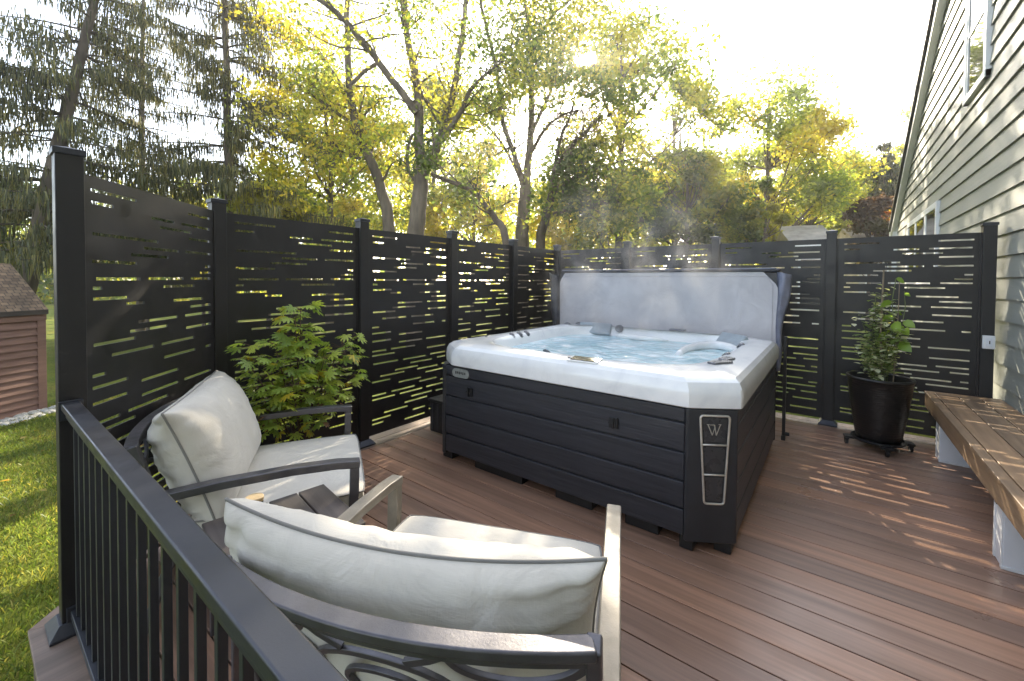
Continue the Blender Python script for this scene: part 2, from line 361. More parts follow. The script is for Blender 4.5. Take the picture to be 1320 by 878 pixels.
# ------------------------------------------------------------------ slotted privacy fence
SLOTS = [(.095, .340, 2.018), (.096, .208, 1.959), (.434, .598, 1.942), (.714, .92, 2.018), (.658, .911, 1.942), (.491, .743, 1.897), (.719, .918, 1.856), (.099, .479, 1.809), (.685, .92, 1.768), (.381, .631, 1.766), (.302, .553, 1.723), (.095, .336, 1.677), (.870, .919, 1.68), (.814, .918, 1.636), (.114, .358, 1.592), (.404, .67, 1.594), (.732, .918, 1.597), (.097, .143, 1.546), (.512, .762, 1.548), (.098, .282, 1.494), (.271, .38, 1.461), (.587, .84, 1.46), (.727, .917, 1.412), (.342, .619, 1.356), (.680, .918, 1.357), (.291, .539, 1.31), (.097, .323, 1.272), (.687, .917, 1.277), (.188, .441, 1.206), (.494, .757, 1.206), (.512, .769, 1.124), (.090, .157, 1.122), (.863, .916, 1.124), (.357, .620, 1.028), (.09, .275, 1.064), (.09, .275, .986), (.357, .620, .947), (.668, .914, .948), (.275, .536, .889), (.09, .228, .887), (.09, .317, .844), (.676, .913, .845), (.10, .35, .761), (.404, .664, .758), (.718, .911, .766), (.484, .740, .708), (.802, .912, .716), (.317, .572, .663), (.563, .813, .627), (.167, .421, .628), (.863, .91, .633), (.09, .27, .581), (.66, .912, .575), (.356, .608, .528), (.587, .80, .487), (.28, .536, .45), (.09, .228, .448), (.845, .912, .452), (.09, .318, .406), (.369, .624, .405), (.67, .90, .408), (.496, .74, .347), (.785, .911, .338), (.42, .683, .298), (.205, .456, .253), (.72, .912, .255), (.511, .658, .197), (.09, .275, .207), (.09, .2, .165), (.42, .653, .121), (.70, .91, .15)]
def panel_mesh():
    W = SP-.088; h = .0080; th = .004; mb = MB(); x0 = .044
    sl = [(max(x0+.02, a*SP), min(x0+W-.02, b*SP), z) for a, b, z in SLOTS]
    zs = sorted({PZ0, PZ1} | {round(z-h, 4) for _, _, z in sl} | {round(z+h, 4) for _, _, z in sl})
    prev = None; z_start = None; bands = []
    for a, b in zip(zs[:-1], zs[1:]):
        if b-a < 1e-5: continue
        mid = (a+b)/2; holes = sorted((p, q) for p, q, z in sl if abs(z-mid) < h)
        runs = []; c = x0
        for p, q in holes:
            if p > c: runs.append((round(c, 4), round(p, 4)))
            c = max(c, q)
        runs.append((round(c, 4), round(x0+W, 4)))
        if bands and bands[-1][2] == runs: bands[-1] = (bands[-1][0], b, runs)
        else: bands.append((a, b, runs))
    for a, b, runs in bands:
        for p, q in runs: mb.box(p, q, -th, th, a, b)
    return mb
pm = panel_mesh(); PANEL_MESH = None
def panel(parent, x, y, ang):
    global PANEL_MESH
    if PANEL_MESH is None:
        o = pm.build('slotted_panel', 'fence_metal', parent); PANEL_MESH = o.data
    else:
        o = bpy.data.objects.new('slotted_panel', PANEL_MESH); COL.objects.link(o); o.parent = parent
    o.location = (x, y, 0); o.rotation_euler = (0, 0, ang)
    fr = MB()          # thin channel that holds the panel on each side
    MB().box(.036, .060, -.014, .014, PZ0-.01, PZ1).build('channel', 'fence_metal', o, .003)
    MB().box(SP-.060, SP-.036, -.014, .014, PZ0-.01, PZ1).build('channel', 'fence_metal', o, .003)
    return o
PW = .046
def post(parent, x, y, ang, h=2.175, base=True):
    mb = MB(); mb.box(-PW, PW, -PW, PW, 0, h-.03)
    o = mb.build('post', 'fence_metal', parent, .004); o.location = (x, y, 0); o.rotation_euler = (0, 0, ang)
    c = MB(); c.box(-PW-.007, PW+.007, -PW-.007, PW+.007, h-.032, h-.006)
    c.add([(-PW-.007, -PW-.007, h-.006), (PW+.007, -PW-.007, h-.006), (PW+.007, PW+.007, h-.006), (-PW-.007, PW+.007, h-.006), (0, 0, h+.010)], [(0, 1, 4), (1, 2, 4), (2, 3, 4), (3, 0, 4)])
    c.build('post_cap', 'rail_metal', o, .002)
    if base:
        s = MB(); w, t = .088, .055
        s.box(-w, w, -w, w, .001, .014)
        s.add([(-w, -w, .014), (w, -w, .014), (w, w, .014), (-w, w, .014), (-t, -t, .055), (t, -t, .055), (t, t, .055), (-t, t, .055)], [(0, 1, 5, 4), (1, 2, 6, 5), (2, 3, 7, 6), (3, 0, 4, 7), (4, 5, 6, 7)])
        s.build('base_skirt', 'rail_metal', o, .002)
    return o
fa = empty('privacy_fence', (POST1[0], POST1[1], 0), 0, 'single slotted black fence panel angled beside the railing, with the nearest tall post', 'fence')
post(fa, 0, 0, 0); panel(fa, 0, 0, R(135))
fl = empty('privacy_fence', (LX, BY-4*SP, 0), 0, 'black slotted metal fence running along the lawn side behind the leafy shrub', 'fence')
for i in range(5): post(fl, 0, i*SP, 0)
for i in range(4): panel(fl, 0, i*SP, R(90))
fb = empty('privacy_fence', (LX, BY, 0), 0, 'black slotted metal fence across the back of the deck, behind the hot tub', 'fence')
for i in range(1, 5): post(fb, i*SP, 0, 0)
for i in range(4): panel(fb, i*SP, 0, 0)
# outlet box on the last post
ob = empty('outlet_box', (LX+4*SP, BY-PW-.001, 1.045), 0, 'small white weatherproof switch box fixed on the fence post next to the house', 'switch box')
MB().box(-.036, .046, -.03, 0, -.062, .062).build('case', 'white_trim', ob, .006)
MB().box(-.018, .028, -.035, -.029, -.042, .042).build('cover_plate', 'white_vinyl', ob, .004)
MB().box(.004, .012, -.038, -.034, -.015, .015).build('switch', 'black_plastic', ob, .001)

# ------------------------------------------------------------------ railing
ra = empty('railing', (POST1[0], POST1[1], 0), 0, 'black metal deck railing with square balusters running from the corner post to the foreground', 'railing')
L = 5.0; rm = MB(); rm.box(PW, L, -.040, .020, 1.012, 1.043); rm.build('top_rail', 'rail_metal', ra, .006)
rm = MB(); rm.box(PW, L, -.026, .008, .975, 1.012); rm.build('under_rail', 'rail_metal', ra, .003)
rm = MB(); rm.box(PW, L, -.02, .02, .07, .105); rm.build('bottom_rail', 'rail_metal', ra, .003)
MB().box(PW, PW+.014, -.048, .030, .965, 1.050).build('bracket', 'rail_metal', ra, .002); MB().box(PW, PW+.014, -.032, .032, .055, .12).build('bracket', 'rail_metal', ra, .002)
bal = None
for i in range(40):
    x = PW+.075+i*.1205
    if x > L-.05: break
    if bal is None:
        bal = MB().box(-.0095, .0095, -.0095, .0095, .105, .975).build('baluster', 'rail_metal', ra, .002); bal.location = (x, 0, 0)
    else:
        b = bal.copy(); COL.objects.link(b); b.parent = ra; b.location = (x, 0, 0)

# ------------------------------------------------------------------ hot tub
TX0, TX1, TY0, TY1 = -2.825, -.428, 2.573, 4.905
tub = empty('hot_tub', (0, 0, 0), 0, 'large square hot tub with white acrylic rim, dark plank sides and pale blue bubbling water', 'hot tub')
CH = (.225, .14)
def oct_pts(o=0, ch=CH):
    x0, x1, y0, y1 = TX0-o, TX1+o, TY0-o, TY1+o; a, b = ch
    return [(x0+a, y0), (x1-a, y0), (x1, y0+b), (x1, y1-b), (x1-a, y1), (x0+a, y1), (x0, y1-b), (x0, y0+b)]
# inner body
MB().prism(oct_pts(-.02), .09, .855).build('cabinet', 'spa_corner', tub, .004)
ZB = [.088, .250, .415, .588, .765, .855]
def planks(name, p0, p1, nrm):       # five horizontal planks between two plan points
    p0, p1, nrm = Vector((*p0, 0)), Vector((*p1, 0)), Vector((*nrm, 0))
    mb = MB()
    for a, b in zip(ZB[:-1], ZB[1:]):
        q = [p0-nrm*.03, p1-nrm*.03, p1, p0]; mb.prism([(v.x, v.y) for v in q], a+.006, b-.006)
    return mb.build(name, 'spa_cladding', tub, .006)
planks('side_panel', (TX0+.13, TY0), (TX1-.255, TY0), (0, -1))
planks('side_panel', (TX1, TY0+.17), (TX1, TY1-.17), (1, 0))
planks('side_panel', (TX0, TY1-.17), (TX0, TY0+.17), (-1, 0))
def corner_panel(pts): return MB().prism(pts, .065, .856).build('corner_panel', 'spa_corner', tub, .012, segs=3)
e = .004
corner_panel([(TX1-.255, TY0-e), (TX1-.225, TY0-e), (TX1+e, TY0+.14), (TX1+e, TY0+.165), (TX1-.05, TY0+.165), (TX1-.20, TY0+.05), (TX1-.255, TY0+.03)])
corner_panel([(TX0+.125, TY0-e), (TX0+.125, TY0+.04), (TX0+.05, TY0+.165), (TX0-e, TY0+.165), (TX0-e, TY0+.11), (TX0+.09, TY0-e)])
corner_panel([(TX0-e, TY1-.165), (TX0+.05, TY1-.165), (TX0+.25, TY1-.04), (TX0+.255, TY1+e), (TX0+.22, TY1+e), (TX0-e, TY1-.14)])
corner_panel([(TX1-.255, TY1+e), (TX1-.25, TY1-.04), (TX1-.05, TY1-.165), (TX1+e, TY1-.165), (TX1+e, TY1-.14), (TX1-.22, TY1+e)])
# feet / pallet base
feet = [(TX0+.03, TX0+.15, TY0+.06, TY0+.22), (TX0+.42, TX0+.92, TY0+.06, TY0+.22), (TX0+1.22, TX0+1.52, TY0+.06, TY0+.22), (TX1-.64, TX1-.42, TY0+.06, TY0+.22),
        (TX1-.285, TX1-.205, TY0+.025, TY0+.16), (TX1-.115, TX1-.02, TY0+.125, TY0+.26)]
for yv in (TY0+.62, TY0+1.25, TY1-.4): feet += [(TX1-.20, TX1-.03, yv, yv+.3), (TX0+.03, TX0+.20, yv, yv+.3)]
for x0_, x1_, y0_, y1_ in feet: MB().box(x0_, x1_, y0_, y1_, .001, .088).build('foot', 'black_plastic', tub, .008)
# shell: concentric rings from outer lip to floor
CX, CY = -1.64, 3.80
def oct_r(a, o, ch):
    pts = oct_pts(o, ch); best = None; d = Vector((math.cos(a), math.sin(a)))
    for i in range(8):
        p, q = Vector(pts[i]), Vector(pts[(i+1) % 8]); c = Vector((CX, CY)); e_ = q-p
        den = d.x*e_.y-d.y*e_.x
        if abs(den) < 1e-9: continue
        t = ((p-c).x*e_.y-(p-c).y*e_.x)/den; s_ = ((p-c).x*d.y-(p-c).y*d.x)/den
        if t > 0 and -1e-6 <= s_ <= 1+1e-6 and (best is None or t < best): best = t
    return best
def basin_r(a, off=0):
    hx, hy, n_ = .99-off, 1.02-off, 4.2
    r = (abs(math.cos(a)/hx)**n_+abs(math.sin(a)/hy)**n_)**(-1/n_)
    r += .02*math.sin(3*a+.4)
    return r
NA = 216
def _ang():
    A = list(np.linspace(0, 2*math.pi, 208, endpoint=False)); P8 = [math.atan2(y-CY, x-CX) % (2*math.pi) for x, y in oct_pts(.02, (.25, .175))]
    return np.array(sorted(A+P8))
ANG = _ang()
rings = []
for o, z, ch in ((.010, .858, (.24, .16)), (.022, .866, (.243, .163)), (.025, .93, (.245, .165)), (.020, .972, (.245, .168)), (.004, 1.008, (.245, .172)), (-.022, 1.031, (.25, .178)), (-.06, 1.040, (.26, .19)), (-.11, 1.046, (.29, .22)), (-.15, 1.048, (.32, .25))):
    rings.append([(a, oct_r(a, o, ch), z) for a in ANG])
for off, z in ((-.03, 1.044), (0, 1.036), (.014, 1.022), (.03, .985), (.075, .88), (.14, .70), (.22, .58), (.42, .56), (.48, .50), (.56, .25), (.62, .2)):
    rings.append([(a, basin_r(a, off)*1.0, z) for a in ANG])
V = []; Fs = []
for ri, rg in enumerate(rings):
    for a, r_, z in rg: V.append((CX+r_*math.cos(a), CY+r_*math.sin(a), z))
nr = len(rings)
for i in range(nr-1):
    for j in range(NA): Fs.append((i*NA+j, i*NA+(j+1) % NA, (i+1)*NA+(j+1) % NA, (i+1)*NA+j))
Fs.append(tuple((nr-1)*NA+j for j in range(NA)))
mb = MB(); mb.add(V, Fs); shl = mb.build('shell', 'acrylic', tub, smooth=True); shl.data.set_sharp_from_angle(angle=R(24))
# water
WZ = .935; NR = 60; V = [(CX, CY, WZ)]; Fs = []
for i in range(1, NR+1):
    for j in range(NA):
        a = 2*math.pi*j/NA; r_ = (basin_r(a, .048))*i/NR; x, y = CX+r_*math.cos(a), CY+r_*math.sin(a)
        h = .007*mnoise.fractal(Vector((x*4, y*4, 0)), 1.0, 2.0, 4)+.006*mnoise.noise(Vector((x*12, y*12, 5)))
        V.append((x, y, WZ+h*(1 if i < NR else .3)))
for j in range(NA): Fs.append((0, 1+j, 1+(j+1) % NA))
for i in range(NR-1):
    for j in range(NA): Fs.append((1+i*NA+j, 1+(i+1)*NA+j, 1+(i+1)*NA+(j+1) % NA, 1+i*NA+(j+1) % NA))
mb = MB(); mb.add(V, Fs); mb.build('water', 'spa_water', tub, smooth=True)
# headrest hump over the corner seat
def arc(c, rx, ry, a0, a1, z, n=18): return [(c[0]+rx*math.cos(t), c[1]+ry*math.sin(t), z+.035*math.sin(math.pi*(t-a0)/(a1-a0))) for t in np.linspace(a0, a1, n)]
mb = MB(); pth = arc((-.88, 4.05), .23, .46, R(-5), R(200), .935); mb.tube(pth, [.03+.012*math.sin(math.pi*i/(len(pth)-1)) for i in range(len(pth))], 12); mb.build('seat_ridge', 'acrylic', tub, smooth=True)
mb = MB(); pth = arc((-1.75, 4.76), .30, .16, R(180), R(360), .925); mb.tube(pth, [.012+.02*math.sin(math.pi*i/(len(pth)-1)) for i in range(len(pth))], 10); mb.build('seat_ridge', 'acrylic', tub, smooth=True)
def pillow_pad(x, y, rz, w, h):
    mb = MB(); n = 8; vs = []
    o = MB().box(-w/2, w/2, -.03, .03, -h/2, h/2).build('headrest', 'spa_pillow', tub, .018, segs=4); o.location = (x, y, 1.0); o.rotation_euler = (R(-38), 0, rz); return o
pillow_pad(-2.35, 4.765, R(4), .42, .16); pillow_pad(-.80, 4.60, R(-42), .34, .18)
def jet(x, y, z, r, tall=.028):
    r = r*1.2
    w_ = Vector((CX-x, CY-y, 0)).normalized(); x += w_.x*.045; y += w_.y*.045; z -= .022
    o = MB().lathe([(0, tall), (r*.6, tall), (r*.66, tall*.7), (r*.9, tall*.8), (r, tall*.4), (r, 0)], 20).build('jet_valve', 'jet_chrome', tub, smooth=True); o.location = (x, y, z); o.rotation_euler = (w_*.72+Vector((0, 0, .7))).to_track_quat('Z', 'Y').to_euler(); return o
for x, y, r_ in ((-2.70, 3.06, .032), (-2.67, 3.42, .036), (-2.67, 3.55, .036), (-2.67, 3.68, .032), (-2.72, 4.70, .042), (-2.62, 4.82, .042), (-2.06, 4.84, .042), (-.60, 3.55, .034), (-.60, 4.22, .032)): jet(x, y, 1.04, r_)
jet(-1.83, 2.80, 1.043, .03, .01)
for x, y, rz, w in ((-1.38, 4.85, 0, .17), (-.60, 3.10, R(60), .17), (-.59, 3.27, R(75), .12)):
    o = MB().box(-w/2, w/2, -.035, .035, 0, .02).build('diverter', 'jet_chrome', tub, .009, segs=3); o.location = (x, y, 1.043); o.rotation_euler = (0, 0, rz)
# control panel on the rim
o = MB().box(-.125, .105, -.06, .05, -.002, .007).build('control_surround', 'acrylic', tub, .006, segs=3); o.location = (-1.37, 2.648, 1.043); o.rotation_euler = (R(8), 0, R(3))
c = MB().box(-.105, .088, -.045, .038, .007, .011).build('screen', 'spa_screen', o, .003)
MB().lathe([(0, .014), (.01, .014), (.012, .006)], 12, (-.128, -.01)).build('knob', 'jet_chrome', o)
# corner light frame with the W emblem, on the cut corner facing the camera
pA, pB = Vector((TX1-.225, TY0-e, 0)), Vector((TX1+e, TY0+.14, 0)); dx = (pB-pA).normalized(); nrm = Vector((dx.y, -dx.x, 0)); mid = (pA+pB)/2
fr = bpy.data.objects.new('light_frame', None)
def cp(s_, z, d=0.0): q = mid+dx*s_+nrm*(.003+d); return (q.x, q.y, z)
zt, zbm = .820, .305; wt, wb = .082, .056; shift = .004
def side(z, sg): k_ = (zt-z)/(zt-zbm); return sg*(wt+(wb-wt)*k_)+shift
def rounded(z0, z1, rr=.016):
    pts = []
    for (sx, zz, a0) in ((1, z1, 0), (-1, z1, 90), (-1, z0, 180), (1, z0, 270)):
        for t in (0, 30, 60, 90):
            a = R(a0+t); zc = zz-rr if zz == z1 else zz+rr
            pts.append(cp(side(zz, sx)-sx*rr+rr*math.cos(a), zc+rr*math.sin(a), .004))
    return pts
mb = MB(); mb.tube(rounded(zbm, zt), .0068, 8, closed=True)
for z in (.650, .475): mb.tube([cp(side(z, -1), z, .004), cp(side(z, 1), z, .004)], .006, 8)
frame = mb.build('light_frame', 'silver_trim', tub, smooth=True)
for z0, z1 in ((.665, .808), (.49, .636), (.32, .461)):
    q = [cp(side(z0, -1)+.012, z0), cp(side(z0, 1)-.012, z0), cp(side(z1, 1)-.012, z1), cp(side(z1, -1)+.012, z1)]
    mb = MB(); mb.add(q+[tuple(Vector(p_)-nrm*.006) for p_ in q], [(0, 1, 2, 3), (4, 7, 6, 5), (0, 4, 5, 1), (1, 5, 6, 2), (2, 6, 7, 3), (3, 7, 4, 0)]); mb.build('light_window', 'inset_grey', frame, .002)
mb = MB(); ez = .738
def stroke(a, b, w): mb.bar([cp(a[0], ez+a[1], .004), cp(b[0], ez+b[1], .004)], w, .004, nrm)
k_ = .031
stroke((-1.15*k_, 1.0*k_), (-.35*k_, -1.0*k_), .0055); stroke((-.35*k_, -1.0*k_), (.12*k_, .55*k_), .0035); stroke((-.75*k_, .95*k_), (.02*k_, .95*k_), .004); stroke((.02*k_, .95*k_), (.38*k_, -1.0*k_), .0055); stroke((.38*k_, -1.0*k_), (1.1*k_, 1.05*k_), .004); stroke((.75*k_, 1.05*k_), (1.25*k_, 1.05*k_), .003); stroke((-1.35*k_, 1.0*k_), (-.85*k_, 1.0*k_), .003)
mb.build('letter_emblem', 'silver_trim', frame)
# badge plate and latches
pts = []
for sx, a0 in ((1, -90), (-1, 90)):
    for t in np.linspace(0, 180, 9): pts.append((sx*.06+.038*math.cos(R(a0+t)), .038*math.sin(R(a0+t))))
mb = MB(); n_ = len(pts); mb.add([(x, 0, z) for x, z in pts]+[(x, -.008, z) for x, z in pts], [tuple(range(n_)), tuple(range(2*n_-1, n_-1, -1))]+[(i, n_+i, n_+(i+1) % n_, (i+1) % n_) for i in range(n_)])
bd = mb.build('badge', 'badge_plate', tub, .002); bd.location = (-2.512, TY0-.001, .802)
mb = MB()
for i in range(6): mb.box(-.058+i*.021, -.047+i*.021, -.011, -.008, -.008+(.004 if i % 2 else 0), .014)
mb.build('lettering', 'spa_corner', bd)
for x, z in ((-2.405, .66), (-1.125, .675)):
    o = MB().box(-.032, .032, -.016, 0, -.036, .036).build('latch', 'black_plastic', tub, .006); o.location = (x, TY0, z)
    MB().box(-.006, .006, -.03, -.016, -.034, .034).box(-.034, .034, -.022, -.016, -.006, .006).build('clip', 'black_plastic', o, .002)

# ------------------------------------------------------------------ spa cover standing up behind the tub
cv = empty('spa_cover', (-1.72, 5.03, 0), 0, 'folded grey vinyl hot tub cover held upright behind the hot tub', 'hot tub cover')
def cover_face():
    mb = MB(); nx, nz = 64, 26; x0, x1, z0, z1 = -1.262, 1.275, .64, 1.70; vs = []
    for j in range(nz+1):
        for i in range(nx+1):
            x = x0+(x1-x0)*i/nx; z = z0+(z1-z0)*j/nz; c = .11
            lim = x0+max(0, z-(z1-c))*.7; lim2 = x1-max(0, z-(z1-c*1.3))*.9; x = min(max(x, lim), lim2)
            y = -.055+.010*mnoise.noise(Vector((x*2.2, z*2.2, 1)))+.004*mnoise.noise(Vector((x*9, z*9, 4)))
            vs.append((x, y, z))
    fs = [(j*(nx+1)+i, j*(nx+1)+i+1, (j+1)*(nx+1)+i+1, (j+1)*(nx+1)+i) for j in range(nz) for i in range(nx)]
    mb.add(vs, fs); return mb
cf = cover_face().build('inner_face', 'cover_vinyl', cv, smooth=True)
MB().box(-1.27, 1.285, -.04, .06, .62, 1.705).build('foam_core', 'cover_dark', cv, .02)
MB().box(-1.24, 1.29, -.075, .075, 1.700, 1.728).build('fold_hinge', 'cover_dark', cv, .012)
mb = MB(); pth = [(x, .0+.01*mnoise.noise(Vector((x*3, 0, 0))), 1.735+.004*mnoise.noise(Vector((x*6, 2, 0)))) for x in np.linspace(-1.23, 1.25, 40)]; mb.bar(pth, .13, .014); mb.build('hinge_strip', 'cover_grey', cv, .005)
seam = MB(); ins_ = .045
corner = [(-1.262+ins_, .66), (-1.262+ins_, 1.60), (-1.20, 1.70-ins_), (1.17, 1.70-ins_), (1.275-ins_, 1.57), (1.275-ins_, .66)]
for (xa_, za_), (xb_, zb_) in zip(corner[:-1], corner[1:]):
    seam.tube([(xa_+(xb_-xa_)*t, -.058+.010*mnoise.noise(Vector(((xa_+(xb_-xa_)*t)*2.2, (za_+(zb_-za_)*t)*2.2, 1)))+.004*mnoise.noise(Vector(((xa_+(xb_-xa_)*t)*9, (za_+(zb_-za_)*t)*9, 4))), za_+(zb_-za_)*t) for t in np.linspace(0, 1, 24)], .0035, 5)
seam.build('stitched_seam', 'cover_vinyl', cv, smooth=True)
# side flaps
def flap(name, xs_, mat):
    mb = MB(); vs = []; n_ = 20
    for j in range(n_+1):
        t = j/n_; z = 1.70-t*(1.70-.70)
        xo, yo, w = xs_(t)
        for i in range(7):
            s_ = i/6; vs.append((xo+w*s_+.006*math.sin(6*t+i), yo-.05*math.sin(math.pi*s_)*(1-.4*t)+.01*math.sin(9*t+i*1.3), z-.03*s_*(1-t)))
    fs = [(j*7+i, j*7+i+1, (j+1)*7+i+1, (j+1)*7+i) for j in range(n_) for i in range(6)]
    mb.add(vs, fs); o = mb.build(name, mat, cv, smooth=True); s_ = o.modifiers.new('s', 'SOLIDIFY'); s_.thickness = .008; return o
flap('side_flap', lambda t: (1.27, -.04, .085*(1-t)**1.5+.03+.015*math.sin(9*t)), 'cover_grey')
flap('side_flap', lambda t: (-1.285-.12*(1-t)**.8, -.10, .12*(1-t)**.8+.02), 'cover_dark')
li = MB(); li.box(1.33, 1.358, -.02, .02, .045, 1.05); li.box(1.325, 1.36, -.03, .03, .001, .045); li.box(1.10, 1.33, -.01, .01, .9, .93); li.build('lifter_arm', 'fence_metal', cv, .003)
MB().tube([(1.36, -.02, .07), (1.395, -.02, .07)], .018, 10).build('lifter_knob', 'black_plastic', cv)
# small dark box beside the tub
bx = empty('step_box', (-3.10, 3.22, 0), 0, 'low black plastic box tucked between the hot tub and the left fence', 'box')
MB().box(-.23, .17, -.27, .27, .02, .34).build('body', 'black_plastic', bx, .012)
MB().box(-.245, .185, -.285, .285, .335, .365).build('lid', 'black_plastic', bx, .01)
mb = MB()
for i in range(5): mb.box(-.2+i*.08, -.17+i*.08, -.276, -.27, .05, .32)
mb.build('rib', 'spa_corner', bx)

# ------------------------------------------------------------------ lounge chairs
def pillow(W, H, T, bend=0, nx=56, nz=40, seed=0, pinch=.06, sag=0, wk=1.0):
    vs = []; idx = {}
    def pos(u, v_, sgn):
        pu = (1-abs(u)**3.4); pv = (1-abs(v_)**2.8)
        th = T/2*(max(pu, 0)*max(pv, 0))**.42
        x = u*W/2*(1-pinch*(1-v_*v_)*abs(u)**2); z = v_*H/2*(1-pinch*(1-u*u)*abs(v_)**2)
        edge = max(abs(u), abs(v_))
        # puckers that run in from the seam
        wr = 0
        if 1e-3 < th:
            s1 = mnoise.noise(Vector((u*1.2, v_*10+seed, sgn*3+seed)))*max(0, (abs(u)-.35))*2.4
            s2 = mnoise.noise(Vector((u*9+seed, v_*1.2, sgn*5+seed)))*max(0, (abs(v_)-.15))*1.3
            s3 = mnoise.noise(Vector((u*2.2+seed, v_*2.2, sgn*2)))*.9
            wr = (s1+s2)*.022*min(1, th/(T*.15))+s3*.010*min(1, th/(T*.2))
        y = sgn*(th+wr*wk*(.45 if (sgn > 0 and wk < 1) else 1))
        y += bend*(u*u)+sag*(v_*v_)
        return (x, y, z)
    mb = MB()
    for sgn in (-1, 1):
        base = len(mb.v); loc = []
        for j in range(nz+1):
            for i in range(nx+1):
                u = math.sin((i/nx-.5)*math.pi); v_ = math.sin((j/nz-.5)*math.pi); loc.append(pos(u, v_, sgn))
        fs = []
        for j in range(nz):
            for i in range(nx):
                q = (j*(nx+1)+i, j*(nx+1)+i+1, (j+1)*(nx+1)+i+1, (j+1)*(nx+1)+i); fs.append(q if sgn < 0 else q[::-1])
        mb.add(loc, fs)
    pipe = []
    for u, v_ in [(math.sin((i/40-.5)*math.pi), -1) for i in range(40)]+[(1, math.sin((i/30-.5)*math.pi)) for i in range(30)]+[(-math.sin((i/40-.5)*math.pi), 1) for i in range(40)]+[(-1, -math.sin((i/30-.5)*math.pi)) for i in range(30)]:
        pipe.append(pos(u, v_, 1))
    pp = MB(); pp.tube(pipe, .0055, 8, closed=True)
    return mb, pp
def ellipse_bar(mb, cx, cz, rx, rz, surf, w=.018, a0=0, a1=360, n=28):
    pts = [surf(cx+rx*math.cos(R(a)), cz+rz*math.sin(R(a))) for a in np.linspace(a0, a1, n)]
    mb.bar(pts, w, .012, Vector((0, 1, 0.3)))
def make_chair(loc, rz, label, arm_mat, pil):
    t = empty('lounge_chair', (*loc, 0), rz, label, 'armchair', 'matching cushioned patio armchairs')
    def surf(x, z):          # curved, leaning back plane
        k_ = (z-.30)/.55
        return (x, -.36-.185*k_-.078*(1-(x/.49)**2)*min(1, max(.0, k_)+.15), z)
    for s_ in (-1, 1):
        MB().bar([(s_*.512, .372, 0), (s_*.512, .375, .30), (s_*.512, .384, .50), (s_*.512, .386, .612)], .054, .046, Vector((0, 1, 0))).build('front_leg', arm_mat, t, .006)
        MB().bar([(s_*.505, -.50, 0), (s_*.505, -.42, .25), (s_*.50, -.38, .34)], .045, .036, Vector((0, 1, 0))).build('rear_leg', 'chair_metal', t, .006)
        MB().bar([(s_*.492, -.37, .30), (s_*.490, -.45, .55), (s_*.488, -.540, .850)], .034, .045, Vector((0, 1, 0))).build('back_stile', 'chair_metal', t, .006)
        MB().bar([(s_*.512, .412, .628), (s_*.512, .30, .640), (s_*.512, .1, .644), (s_*.513, -.2, .632), (s_*.514, -.47, .608)], .060, .040).build('armrest', arm_mat, t, .006)
    MB().bar([(-.485, .36, .275), (.485, .36, .275)], .03, .06).bar([(-.485, -.36, .275), (.485, -.36, .275)], .03, .06).bar([(-.49, -.37, .275), (-.49, .37, .275)], .03, .06).bar([(.49, -.37, .275), (.49, .37, .275)], .03, .06).build('seat_frame', 'chair_metal', t, .004)
    MB().bar([surf(x, .840) for x in np.linspace(-.49, .49, 25)], .05, .026).build('top_rail', 'chair_metal', t, .006)
    lb = MB()
    lb.bar([surf(x, .40) for x in np.linspace(-.48, .48, 19)], .022, .03)
    lb.bar([surf(x, .808) for x in np.linspace(-.48, .48, 19)], .018, .026)
    ellipse_bar(lb, 0, .62, .20, .13, surf); ellipse_bar(lb, 0, .62, .11, .065, surf, .014)
    for s_ in (-1, 1):
        ellipse_bar(lb, s_*.33, .815, .15, .085, surf, .02, 180, 360); ellipse_bar(lb, s_*.33, .42, .15, .10, surf, .02, 0, 180)
        ellipse_bar(lb, s_*.33, .615, .145, .10, surf, .018)
        lb.bar([surf(s_*.2, .815), surf(s_*.14, .78), surf(s_*.08, .752)], .02, .012, Vector((0, 1, .3)))
        lb.bar([surf(s_*.2, .42), surf(s_*.14, .45), surf(s_*.08, .49)], .02, .012, Vector((0, 1, .3)))
        lb.box(s_*.16-.05, s_*.16+.05, -.614+.012, -.60+.012, .795, .815)
    lb.build('lattice_back', 'chair_metal', t, .002)
    # seat cushion
    sc = MB(); nx, ny = 40, 36; W, D, H = .93, .80, .15
    vs = []; fs = []
    for top in (0, 1):
        for j in range(ny+1):
            for i in range(nx+1):
                u = math.sin((i/nx-.5)*math.pi); v_ = math.sin((j/ny-.5)*math.pi); e_ = (1-abs(u)**9)*(1-abs(v_)**9)
                cr = .014*abs(u*v_)**6
                x, y_ = u*(W/2-cr), v_*(D/2-cr); z = .385+(1 if top else -1)*(H/2*(.78 + .22*max(0, e_)**.4)+(.012*(1-u*u)*(1-v_*v_) if top else 0)) + (.004*mnoise.noise(Vector((x*5, y_*5, 3+loc[0]))) if top else 0)
                vs.append((x, y_+.045, z))
    n1 = (nx+1)*(ny+1)
    for j in range(ny):
        for i in range(nx):
            a = j*(nx+1)+i; fs.append((a, a+nx+1, a+nx+2, a+1)); fs.append((n1+a, n1+a+1, n1+a+nx+2, n1+a+nx+1))
    ring = [i for i in range(nx)]+[j*(nx+1)+nx for j in range(ny)]+[ny*(nx+1)+nx-i for i in range(nx)]+[(ny-j)*(nx+1) for j in range(ny)]
    for a, b in zip(ring, ring[1:]+ring[:1]): fs.append((a, b, n1+b, n1+a))
    sc.add(vs, fs); cs = sc.build('seat_cushion', 'cushion_fabric', t, smooth=True)
    pz = .385+H/2*.80
